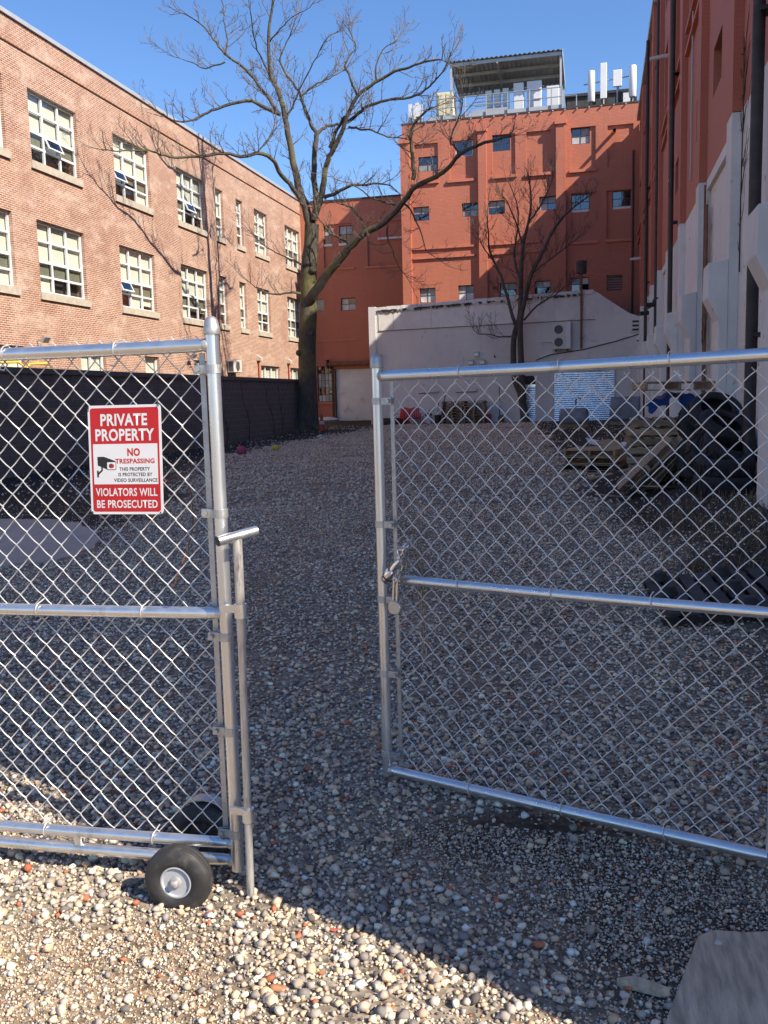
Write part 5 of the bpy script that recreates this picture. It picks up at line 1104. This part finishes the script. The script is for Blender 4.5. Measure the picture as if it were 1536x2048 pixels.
tag(part('iron_bar', G().tube([(-7.66, 44.3, z), (-7.35, 44.3, z+1.55)], .022, 6), 'darkpipe', None), 'dark iron bar leaning against the far pallet stack', 'bar')
tag(part('timber_heap_plank', G().box((-.9, -.13, 0), (.9, .13, .32), xf((-10.3, 44.8, z), rz=.04)), 'darkpipe', None, bevel=.03), 'dark timber baulk lying at the foot of the grey wall behind the chairs', 'timber')
tag(part('concrete_block', G().box((-.22, -.1, 0), (.22, .1, .4), xf((-8.85, 45.1, z), rz=.1)), 'cabgrey', None, bevel=.01), 'grey concrete block between the red chairs and the bucket', 'block')
tag(part('red_can', G().box((-.14, -.12, 0), (.14, .12, .42), xf((-5.35, 44.95, z))), 'redplastic', None, bevel=.03), 'small red can beside the far pallet stack', 'can')
t = thing('wall_hose_reel', 'small dark pump with a thin pipe up the grey wall', 'pump', (-4.7, 45.1, z))
part('body', G().lathe([(.0, z), (.15, z), (.16, z+.25), (.10, z+.34), (0, z+.36)], (-4.72, 45.0, 0), 'Z', 10), 'rust', t, True); part('pipe', G().tube([(-4.85, 45.4, z+.2), (-4.85, 45.4, z+1.75)], .018, 6), 'darkpipe', t); part('valve', G().box((-4.88, 45.34, z+.8), (-4.81, 45.39, z+1.05)), 'whiteplastic', t)
t = thing('traffic_cone', 'faded orange traffic cone at the foot of the large tree', 'cone', (-11.35, 36.5, gzf(-11.35, 36.5)))
z = gzf(-11.35, 36.5); part('cone', G().lathe([(.17, z+.03), (.035, z+.72), (0, z+.72)], (-11.35, 36.5, 0), 'Z', 16), 'conemat', t, True); part('band', G().lathe([(.122, z+.32), (.094, z+.46)], (-11.35, 36.5, 0), 'Z', 16), 'cabgrey', t, True); part('base', G().box((-11.54, 36.31, z), (-11.16, 36.69, z+.03)), 'black', t)
def ball(x, y, r, mat, lab):
    o = part('ball', G().lathe([(r*math.sin(a), -r*math.cos(a)) for a in np.linspace(0, math.pi, 11)], (0, 0, 0), 'Z', 18), mat, None, True); o.location = (x, y, gzf(x, y)+r*.9); return tag(o, lab, 'ball', 'balls left in the yard')
ball(-9.2, 25.0, .10, 'yellow', 'yellow green ball on the soil before the tree'); ball(-9.62, 23.4, .14, 'pink', 'dull pink ball half hidden by the gate post')
b_ = ball(-9.55, 30.5, .11, 'whiteplastic', 'white and dark patched football near the tree')
for k in range(9):
    v = rvec(); s = G().lathe([(.0, .108), (.03, .1075), (.033, .100)], (0, 0, 0), 'Z', 5, v.to_track_quat('Z', 'Y').to_matrix().to_4x4()); o = link('patch', mesh_of('patch', s, 'black'), b_)
o = part('white_sack', G().lathe([(.0, 0), (.75, .0), (.8, .1), (.5, .22), (0, .26)], (-16.1, 52.7, gzf(-16, 52.7)), 'Z', 14), 'whiteplastic', None, True); tag(o, 'white slumped sack at the foot of the orange wing beside the roll-up door', 'sack')
t = thing('cardboard_scrap', 'torn white board and scraps lying left of the pallets', 'scrap', (.55, 21.0, gzf(.5, 21)))
for k in range(6): part('sheet', G().box((-.45, -.25, 0), (.45, .25, .012), xf((.4+random.uniform(-.5, .5), 21+random.uniform(-1.2, 1.2), gzf(.5, 21)+.08+.05*k), rz=random.uniform(0, 3), rx=random.uniform(-.3, .3), ry=random.uniform(-.35, .1))), ('whiteplastic', 'newwood', 'cabinet')[k % 3], t)
tag(part('loose_plank', G().box((-.5, -.06, 0), (.5, .06, .025), xf((-.4, 17.3, gzf(-.4, 17.3)+.01), rz=.1)), 'newwood', None), 'pale plank on the soil in front of the low pallet stack', 'plank')
# weathered plywood in the foreground, on the ground at the right
def pz(x, y): return gzf(x, y)+.022
c4 = [(.285, 2.60), (.33, 2.64), (.42, 2.645), (.56, 2.68), (1.05, 2.75), (1.0, 1.6), (-.02, 1.55)]
o = part('plywood_sheet', G().prism([(x, y, pz(.5, 2.2)+(2.2-y)*.02) for x, y in c4], (0, 0, -.018), (0, 0, 0)), 'ply', None, bevel=.003); tag(o, 'grey weathered plywood sheet on the ground in the lower corner', 'board')
tag(part('wood_splinter', G().prism([(.05, 2.315, .035), (.16, 2.29, .035), (.185, 2.30, .035), (.10, 2.335, .035)], (0, 0, -.012), (0, 0, .012)), 'ply', None), 'small wood splinter beside the plywood sheet', 'splinter')
# dry weeds: blades as one mass
def tufts(spots, nb, hmin, hmax, name):
    V, F = [], []
    for x, y, sp in spots:
        z = gzf(x, y)
        for k in range(nb):
            a, l, h = random.uniform(0, 6.28), random.uniform(.3, 1.3), random.uniform(hmin, hmax); bx, by = x+random.gauss(0, sp), y+random.gauss(0, sp)
            dx, dy = math.cos(a)*l*h, math.sin(a)*l*h; w = .0025+.001*random.random(); px, py = -math.sin(a)*w, math.cos(a)*w; i = len(V)
            V += [(bx-px, by-py, z), (bx+px, by+py, z), (bx+dx*.5+px, by+dy*.5+py, z+h*.75), (bx+dx*.5-px, by+dy*.5-py, z+h*.75), (bx+dx, by+dy, z+h*.85)]
            F += [(i, i+1, i+2, i+3), (i+3, i+2, i+4)]
    g = G(); g.v = V; g.f = F; return kind(part(name, g, 'dry', None, None), 'stuff')
tufts([(random.uniform(.75, 1.65), random.uniform(7.2, 11), .14) for k in range(70)] + [(random.uniform(.9, 1.3), random.uniform(4.2, 5.6), .07) for k in range(8)], 26, .02, .14, 'dry_grass')
lv = G()
for k in range(750):
    x, y = random.choice(((random.gauss(.9, .5), random.uniform(4.5, 15)), (random.gauss(-12, 1.0), random.uniform(15, 39)), (random.uniform(-.8*8, 1.2), random.uniform(3, 12))))
    if not -.9*y-1 < x < 1.8: continue
    s = random.uniform(.010, .028); lv.add([(-s, 0, 0), (0, -s*.5, s*.3), (s, 0, 0), (0, s*.5, s*.35)], [(0, 1, 2, 3)])
    mt = xf((x, y, gzf(x, y)+.014), random.uniform(0, 6.28), random.uniform(-.4, .4), random.uniform(-.4, .4)); lv.v[-4:] = [tuple(mt @ Vector(q)) for q in lv.v[-4:]]
kind(part('dry_leaves', lv, 'leaf', None, None), 'stuff')
tufts([(-12.4+random.gauss(0, .9), 36.6+random.gauss(0, .7), .15) for k in range(30)] + [(-12.3, random.uniform(18, 39), .2) for k in range(40)], 18, .06, .30, 'weeds')

# ================================================================ GATES
def chain_link(o, u, n, Wd, z0, z1, pw=.083, ph=.086, r=.0020, seed=0):
    """woven zig-zag wires; o ground point of one end, u along, n normal"""
    rr = random.Random(seed); g = G(); o, u, n = Vector(o), Vector(u), Vector(n); hw = pw/2; k = 0
    nw = int(Wd/hw)
    for i in range(nw):
        x0 = i*hw; pts = []; ns = int((z1-z0)/(ph/2)); wb = rr.gauss(0, .0012)
        for j in range(ns+1):
            sd = (i+j) % 2; xa, xb = (x0+hw, x0) if sd else (x0, x0+hw)
            za, zb = z0+j*ph/2, z0+(j+1)*ph/2; sg = .0062 if sd else -.0062
            for s_ in (0, .10, .3, .5, .7, .90):
                f = s_ if 0 < s_ else 0; f = .5+(f-.5)*(1.0 if .1 < f < .9 else 1.06)
                zz = za+(zb-za)*s_
                if zz > z1+.004: break
                b_ = .0016*math.sin(math.pi*s_)*(1 if sd else -1)
                pts.append(o+u*(xa+(xb-xa)*f+wb+b_)+n*(sg*math.sin(math.pi*s_))+Vector((0, 0, zz)))
        if len(pts) > 2: g.tube(pts, r, 5)
    return g
def band(parent, c, u, n, reach, z, mat='galv2', rad=.0235):
    """brace band round a post with a lug and bolt"""
    c, u, n = Vector(c), Vector(u), Vector(n); g = G()
    g.lathe([(rad-.003, -.0135), (rad, -.0135), (rad, .0135), (rad-.003, .0135)], (c.x, c.y, z), 'Z', 18)
    for s in (-1, 1):
        a = c+n*(s*.008)+u*(rad*.8); b = c+n*(s*.0045)+u*reach
        g.prism([a+Vector((0, 0, z-.0135)), b+Vector((0, 0, z-.0135)), b+Vector((0, 0, z+.0135)), a+Vector((0, 0, z+.0135))], -n*.0014, n*.0014)
    b = part('brace_band', g, mat, parent)
    p = c+u*(reach-.012); part('bolt', G().tube([p-n*.017+Vector((0, 0, z)), p+n*.02+Vector((0, 0, z))], .0045, 8).tube([p-n*.0185+Vector((0, 0, z)), p-n*.012+Vector((0, 0, z))], .009, 6), 'galv2', b)
def tie(parent, p, u, n, r=.0235, long_=.05):
    p, u, n = Vector(p), Vector(u), Vector(n); pts = []
    for k in range(9):
        a = -.6+k*(math.pi*1.28)/8; pts.append(p - n*math.cos(a)*r*-1*-1 + Vector((0, 0, math.sin(a)*r)) + u*(.008*(k/8-.5)*1.6))
    pts = [p + u*(.012*(k/10-.5)) + Vector((0, 0, math.cos(math.pi*(k/10)))) * r + (-n)*math.sin(math.pi*(k/10))*r for k in range(11)]
    e = pts[-1]; pts += [e+n*.018+Vector((0, 0, -.012)), e+n*.026+u*.02+Vector((0, 0, -long_*.6)), e+n*.02+u*.032+Vector((0, 0, -long_*.5))]
    s0 = pts[0]; pts = [s0+n*.03+Vector((0, 0, .006)), s0+n*.016+Vector((0, 0, .004))]+pts
    part('wire_tie', G().tube(pts, .0023, 6), 'wire', parent, True)
def cap_prof(r): return [(r*1.18, -.012), (r*1.24, -.009), (r*1.24, .010), (r*1.14, .014), (r*1.10, .022), (r*.98, .031), (r*.74, .039), (r*.4, .044), (0, .045)]
def gate(label, P0, u, n, Wd, zt, zm, zb, base, r, extra, seed, slope=0.0):
    t = thing('chain_link_gate', label, 'gate', (P0[0], P0[1], 0)); P = Vector((*P0, 0)); u = Vector(u); n = Vector(n); U = u+Vector((0, 0, slope))
    at = lambda s, z, d=0: P+U*s+n*d+Vector((0, 0, z))
    part('stile', G().tube([at(0, base), at(0, zt+.045)], r, 24), 'galv', t, True, label='free end post of the gate leaf')
    part('stile', G().tube([at(Wd, base), at(Wd, zt+.045)], r, 24), 'galv', t, True)
    part('post_cap', G().lathe(cap_prof(r), at(0, zt+.043), 'Z', 24), 'galv2', t, True); part('post_cap', G().lathe(cap_prof(r), at(Wd, zt+.043), 'Z', 24), 'galv2', t, True)
    for z, rr in ((zt, r), (zm, r*.93), *extra):
        a, b_ = at(r*.6, z), at(Wd-r*.6, z)
        mid = [a.lerp(b_, f)+Vector((0, 0, -.004*math.sin(math.pi*f))) for f in (0, .03, .25, .5, .75, .97, 1)]
        rl = part('rail', G().tube(mid, [rr*.8, rr, rr, rr, rr, rr, rr*.8], 24), 'galv', t, True)
        part('weld', G().lathe([(rr*.9, -.012), (rr*1.08, -.002), (rr*.9, .01)], (0, 0, 0), 'Z', 14, Matrix.Translation(at(r*1.02, z)) @ u.to_track_quat('Z', 'Y').to_matrix().to_4x4()), 'oldrod', rl, True)
    return t, at
# left leaf, free end towards the opening
LU, LN = Vector((-.9997, -.026, 0)).normalized(), Vector((-.026, .9997, 0))
gl, A = gate('sunlit chain-link gate leaf with a wheel and the red warning sign', (-1.166, 2.642), LU, LN, 1.42, 1.777, .928, 0, .055, .0208, [(.147, .0185), (.087, .0195)], 1)
part('chain_link_mesh', chain_link(A(.043, 0, .027), LU, LN, 1.34, .152, 1.81, seed=1), 'wire', gl)
g = G(); a, b_ = A(.047, .15, .026), A(.047, 1.755, .026); g.prism([a-LU*.009, a+LU*.009, b_+LU*.009, b_-LU*.009], -LN*.0025, LN*.0025); part('tension_bar', g, 'galv2', gl)
for z in (1.703, 1.252, .852, .535, .183): band(gl, A(0, 0), LU, LN, .062, z)
for s, z in ((.72, 1.777), (.325, 1.777), (.665, .928), (.285, .928), (.70, .147), (.295, .147), (1.1, 1.777), (1.05, .928)): tie(gl, A(s, z), LU, LN)
part('spacer', G().tube([A(.58, .10), A(.58, .14)], .016, 12), 'galv', gl, True)
# drop rod on the gate post
rod = part('drop_rod', G().tube([(-1.085, 2.574, 1.186), (-1.086, 2.575, .86), (-1.087, 2.575, .855), (-1.096, 2.572, -.03)], [.0145, .0145, .0125, .0125], 16), 'oldrod', gl, True)
part('handle', G().tube([(-1.127, 2.518, 1.182), (-1.043, 2.628, 1.199)], .0158, 20, cap=False).tube([(-1.1268, 2.5182, 1.18205), (-1.0432, 2.6278, 1.19895)], .0128, 20, cap=False), 'galv', rod, True)
part('handle_core', G().tube([(-1.113, 2.536, 1.185), (-1.055, 2.612, 1.1965)], .0126, 16), 'rust', rod, True)
for z, x in ((.955, -1.0855), (.285, -1.0925)):
    part('guide_collar', G().lathe([(.0165, -.022), (.0195, -.022), (.0195, .022), (.0165, .022)], (x, 2.5745, z), 'Z', 18).box((x-.070, 2.590, z-.012), (x-.012, 2.600, z+.012)), 'galv', rod, True)
# wheels
def wheel(parent, c, r, w, axis, lab=None):
    c = Vector(c); q = Vector(axis).normalized().to_track_quat('Z', 'Y').to_matrix().to_4x4(); mt = q
    prof = [(.44, -.40), (.47, -.60), (.62, -.76), (.84, -.70), (.97, -.46), (.985, -.40), (.985, -.30), (1.0, -.27), (1.0, -.07), (.985, -.04), (.985, .04), (1.0, .07), (1.0, .27), (.985, .30), (.985, .40), (.97, .46), (.84, .70), (.62, .76), (.47, .60), (.44, .40)]
    wl_ = part('wheel', G().lathe([(a*r, h*w) for a, h in prof], c, 'Z', 40, mt), 'rubber', parent, True, label=lab)
    part('rim', G().lathe([(.455*r, .45*w), (.47*r, .60*w), (.43*r, .62*w), (.39*r, .40*w), (.34*r, .14*w), (.22*r, .10*w), (.19*r, .30*w), (0, .32*w)], c, 'Z', 32, mt), 'cabgrey', wl_, True)
    part('hub', G().lathe([(.16*r, .30*w), (.16*r, .62*w), (.13*r, .66*w), (.10*r, .66*w), (.10*r, .90*w), (.07*r, .95*w), (0, .95*w)], c, 'Z', 18, mt), 'oldrod', wl_, True)
    for k in range(4):
        a = k*math.pi/2+.5; part('rim_hole', G().lathe([(0, .15*w), (.035*r, .15*w), (.035*r, .10*w)], c, 'Z', 10, mt @ Matrix.Translation((.28*r*math.cos(a), .28*r*math.sin(a), 0))), 'black', wl_)
    return wl_
wheel(gl, (-1.312, 2.505, .083), .111, .046, (.06, -1, .02), 'wheel with clean rim in front of the lower rails')
wheel(gl, (-1.36, 2.80, .087), .111, .046, (-.06, 1, 0), 'wheel mostly hidden behind the lower rails')
part('axle', G().tube([(-1.315, 2.545, .083), (-1.355, 2.775, .087)], .011, 10), 'oldrod', gl, True)
g = G(); n_ = 12
for k in range(n_):
    a0, a1 = R(35)+R(115)*k/n_, R(35)+R(115)*(k+1)/n_; f = lambda a, y: (-1.36+.120*math.cos(a), y, .087+.120*math.sin(a))
    g.prism([f(a0, 2.80), f(a1, 2.80), f(a1, 2.85), f(a0, 2.85)], (0, 0, 0), (0, 0, .004))
part('wheel_guard', g, 'galv2', gl)

# right leaf, swung into the yard
RU, RN = Vector((.94, -.342, 0)).normalized(), Vector((.342, .94, 0)).normalized()
gr, B = gate('shaded chain-link gate leaf with a chain and padlocks on its middle rail', (-.863, 3.534), RU, RN, 1.512, 1.687, .871, 0, .03, .0208, [(.051, .0208)], 2, .0115)
part('chain_link_mesh', chain_link(B(.05, 0, .026), RU, RN, 1.43, .062, 1.668, seed=2), 'wire', gr)
g = G(); a, b_ = B(.053, .06, .026), B(.053, 1.665, .026); g.prism([a-RU*.009, a+RU*.009, b_+RU*.009, b_-RU*.009], -RN*.0025, RN*.0025); part('tension_bar', g, 'galv2', gr)
for z in (1.588, 1.093, .783, .470, .122): band(gr, B(0, 0), RU, RN, .068, z)
for s, z in ((.378, 1.687), (.775, 1.687), (1.158, 1.687), (.357, .871), (.743, .871), (1.108, .871), (.392, .051), (.781, .051), (1.161, .051)): tie(gr, B(s, z), RU, RN)
tie(gr, B(1.512, .40), Vector((0, 0, 1)), RN)
# chain and padlocks
def chain_run(pts, lab, ln=.036, mat='chain', rw=.0033):
    t = thing('chain', lab, 'chain', tuple(pts[0]))
    prof = []
    for k in range(16):
        a = 2*math.pi*k/16; x, z = .0085*math.cos(a), .0085*math.sin(a); z += (.5*ln-.0105)*(1 if math.sin(a) > .02 else (-1 if math.sin(a) < -.02 else 0)); prof.append((x, 0, z))
    g = G().tube(prof+[prof[0], prof[1]], rw, 6, cap=False); me = mesh_of('link', g, mat, True)
    Q = [Vector(p) for p in pts]; d = 0; seg = []
    for i in range(len(Q)-1):
        L = (Q[i+1]-Q[i]).length; m = max(1, round(L/(ln-.0085)))
        for k in range(m): seg.append((Q[i].lerp(Q[i+1], (k+.5)/m), (Q[i+1]-Q[i]).normalized()))
    for k, (p, dr) in enumerate(seg):
        o = link('link', me, t); q = dr.to_track_quat('Z', 'Y'); o.rotation_mode = 'QUATERNION'
        from mathutils import Quaternion
        o.rotation_quaternion = q @ Quaternion((0, 0, 1), R(90)*(k % 2)+R(20)); o.location = p-Vector(pts[0])
    return t
top = B(.120, .99, .035)
chain_run([B(.115, .875, -.034), B(.128, .945, -.022), B(.118, .985, .005), B(.130, .985, .045), B(.146, .90, .05), B(.150, .80, .05), B(.158, .66, .048), B(.166, .50, .046)], 'weathered chain looped over the gate mesh and hanging beside the padlocks')
chain_run([B(.165, .985, .045), B(.166, .88, .056), B(.168, .70, .052), B(.172, .53, .05)], 'second length of the weathered chain hanging behind the mesh')
chain_run([B(.100, .955, -.036), B(.112, 1.0, -.03), B(.128, 1.015, .0)], 'short run of bright chain links above the barrel padlock', .030, 'chrome', .0036)
chain_run([B(.118, .955, -.034), B(.106, .90, -.046), B(.098, .868, -.05)], 'short run of dull chain links joining the two padlocks', .030, 'castlock', .0034)
d = (RU*.62+Vector((0, 0, .78))-RN*.1).normalized(); c = B(.064, .893, -.045); q = d.to_track_quat('Z', 'Y').to_matrix().to_4x4()
t = thing('padlock', 'chrome barrel padlock lying along the middle gate rail', 'padlock', tuple(c), 'padlocks on the gate chain')
part('body', G().lathe([(0, -.030), (.021, -.030), (.0235, -.025), (.0235, .020), (.021, .027), (0, .027)], c, 'Z', 22, q), 'chrome', t, True)
part('collar', G().lathe([(.0237, -.012), (.0244, -.011), (.0244, -.006), (.0237, -.005)], c, 'Z', 22, q), 'black', t)
part('shackle', G().tube([c+d*.025, c+d*.058, c+d*.085+RU*.006], [.014, .013, .009], 12), 'chrome', t, True)
c = B(.092, .765, -.050)
t = thing('padlock', 'round flat padlock hanging below the middle gate rail', 'padlock', tuple(c), 'padlocks on the gate chain')
q = (-RN).to_track_quat('Z', 'Y').to_matrix().to_4x4(); pr = [(.030*math.cos(a), .030*math.sin(a)) for a in np.linspace(R(-62), R(242), 26)]
X_ = RU; pts = [c+X_*x+Vector((0, 0, z)) for x, z in pr]
part('body', G().prism(pts, RN*.011, -RN*.011), 'castlock', t, bevel=.003)
for s in (-.0095, .0075): part('shackle', G().tube([c+RU*s+Vector((0, 0, .026)), c+RU*(s+.006)+Vector((0, 0, .112))], .0048, 10), 'chrome', t, True)
part('shackle_bow', G().tube([c+RU*(-.0035+.0072*math.cos(a)*1.18+.0)+RU*.006+Vector((0, 0, .112+.0085*math.sin(a))) for a in np.linspace(0, math.pi, 9)], .0048, 10), 'chrome', t, True)

# ================================================================ WARNING SIGN
SU, SN = -LU, -LN                                   # reading direction, towards the viewer
O = A(.418, 1.600, -.034); sw, sh = .2505, .347
tilt = R(-1.7); SU = (SU*math.cos(tilt)+Vector((0, 0, math.sin(tilt)))*-0).normalized(); SV = Vector((0, 0, 1)) - SU*(-.03); SV.normalize()
def SP(u, v, d=0): return O+SU*(u*sw)-SV*(v*sh)+SN*d
def rrect(u0, v0, u1, v1, r, n=6):
    ru, rv = r/sw, r/sh; out = []
    for cu, cv, a0 in ((u1-ru, v0+rv, -90), (u1-ru, v1-rv, 0), (u0+ru, v1-rv, 90), (u0+ru, v0+rv, 180)):
        for k in range(n+1): a = R(a0+90*k/n); out.append((cu+ru*math.cos(a), cv+rv*math.sin(a)))
    return out
sg = thing('warning_sign', 'red and white PRIVATE PROPERTY warning sign tied to the gate mesh', 'sign', tuple(O))
def plate(name, outline, d0, d1, mat, parent=sg):
    return part(name, G().prism([SP(u, v) for u, v in outline], SN*d0, SN*d1), mat, parent)
plate('panel', rrect(0, 0, 1, 1, .012), -.0012, .0008, 'signwhite')
plate('red_field', rrect(.032, .024, .968, .353, .008)[:0] + [(u, v) for u, v in rrect(.032, .024, .968, .976, .009)], .0009, .0013, 'signred')
plate('white_field', [(.058, .352), (.942, .352), (.942, .722), (.058, .722)], .0014, .0018, 'signwhite')
def text(s, u0, u1, v0, v1, mat, d=.0019, bold=.018, name='lettering'):
    cu = bpy.data.curves.new('lettering', 'FONT'); cu.body = s; cu.size = 1; cu.offset = bold; cu.resolution_u = 3; cu.space_character = 1.06
    o = bpy.data.objects.new('tmp', cu); COL.objects.link(o); bpy.context.view_layer.update()
    me = bpy.data.meshes.new_from_object(o.evaluated_get(bpy.context.evaluated_depsgraph_get())); bpy.data.objects.remove(o)
    co = np.array([v.co[:] for v in me.vertices]); lo, hi = co.min(0), co.max(0)
    for v, c in zip(me.vertices, co):
        fu = u0+(u1-u0)*(c[0]-lo[0])/(hi[0]-lo[0]); fv = v1-(v1-v0)*(c[1]-lo[1])/(hi[1]-lo[1]); v.co = SP(fu, fv, d)
    me.materials.clear(); me.materials.append(M[mat]); me.name = name
    o = link(name, me, sg); o.matrix_parent_inverse = sg.matrix_basis.inverted(); return o
text('PRIVATE', .175, .815, .078, .188, 'signwhite', bold=.03); text('PROPERTY', .098, .905, .214, .326, 'signwhite', bold=.03)
text('NO', .53, .705, .392, .466, 'signred', bold=.045); text('TRESPASSING', .36, .90, .487, .533, 'signred', bold=.04)
text('THIS PROPERTY', .415, .835, .566, .600, 'signblack', bold=.028); text('IS PROTECTED BY', .398, .865, .616, .650, 'signblack', bold=.028); text('VIDEO SURVEILLANCE', .335, .932, .668, .702, 'signblack', bold=.028)
text('VIOLATORS WILL', .075, .925, .757, .832, 'signwhite', bold=.02); text('BE PROSECUTED', .085, .925, .868, .942, 'signwhite', bold=.02)
ic = plate('camera_emblem', [(.115, .468), (.205, .468), (.365, .508), (.365, .524), (.250, .524), (.243, .570), (.245, .585), (.168, .560), (.118, .548)], .0019, .0023, 'signblack')
plate('camera_emblem', [(.165, .556), (.186, .562), (.184, .598), (.128, .632), (.128, .656), (.104, .656), (.104, .595), (.126, .595), (.126, .612), (.165, .588)], .0019, .0023, 'signblack')
plate('camera_emblem', rrect(.243, .514, .372, .588, .004), .00235, .0026, 'signblack')
plate('lens_field', rrect(.249, .518, .366, .584, .0035), .00265, .0029, 'signwhite')
def disc(u, v, r): return [(u+r/sw*math.cos(a), v+r/sh*math.sin(a)) for a in np.linspace(0, 2*math.pi, 20)[:-1]]
plate('lens_ring', disc(.302, .552, .0072), .00295, .0031, 'signblack'); plate('lens', disc(.318, .553, .0066), .0032, .0034, 'signred')
for (u, v), e in (((.02, .016), (-.02, .07)), ((.975, .016), (-.02, -.07)), ((.03, .985), (-.03, -.02)), ((.965, .978), (.012, .085))):
    p = SP(u, v, .004); q = SP(u+e[0]*.3, v+e[1]*.25, -.012); s = SP(u+e[0]*1.6, v+e[1], -.006)
    part('cable_tie', G().tube([q, p, p+SN*.002, SP(u+e[0]*.4, v+e[1]*.4, .002), s], .0013, 5), 'black', sg)
for p, lab in ((( A(.26, 1.30, .05), A(.20, 1.36, .09), A(.13, 1.33, .06), A(.12, 1.20, .05), A(.16, 1.08, .04), A(.20, 1.0, .05)), 'dry brown stem tangled in the mesh beside the warning sign'),):
    tag(part('dry_stem', G().tube(smooth_path(p, 4), .0022, 5), 'rust', None), lab, 'stem')
print('tris', sum(sum(len(q.vertices)-2 for q in m.polygons)*m.users for m in bpy.data.meshes)); print('twigs', T_.n, T2.n, 'verts', sum(len(m.vertices) for m in bpy.data.meshes))
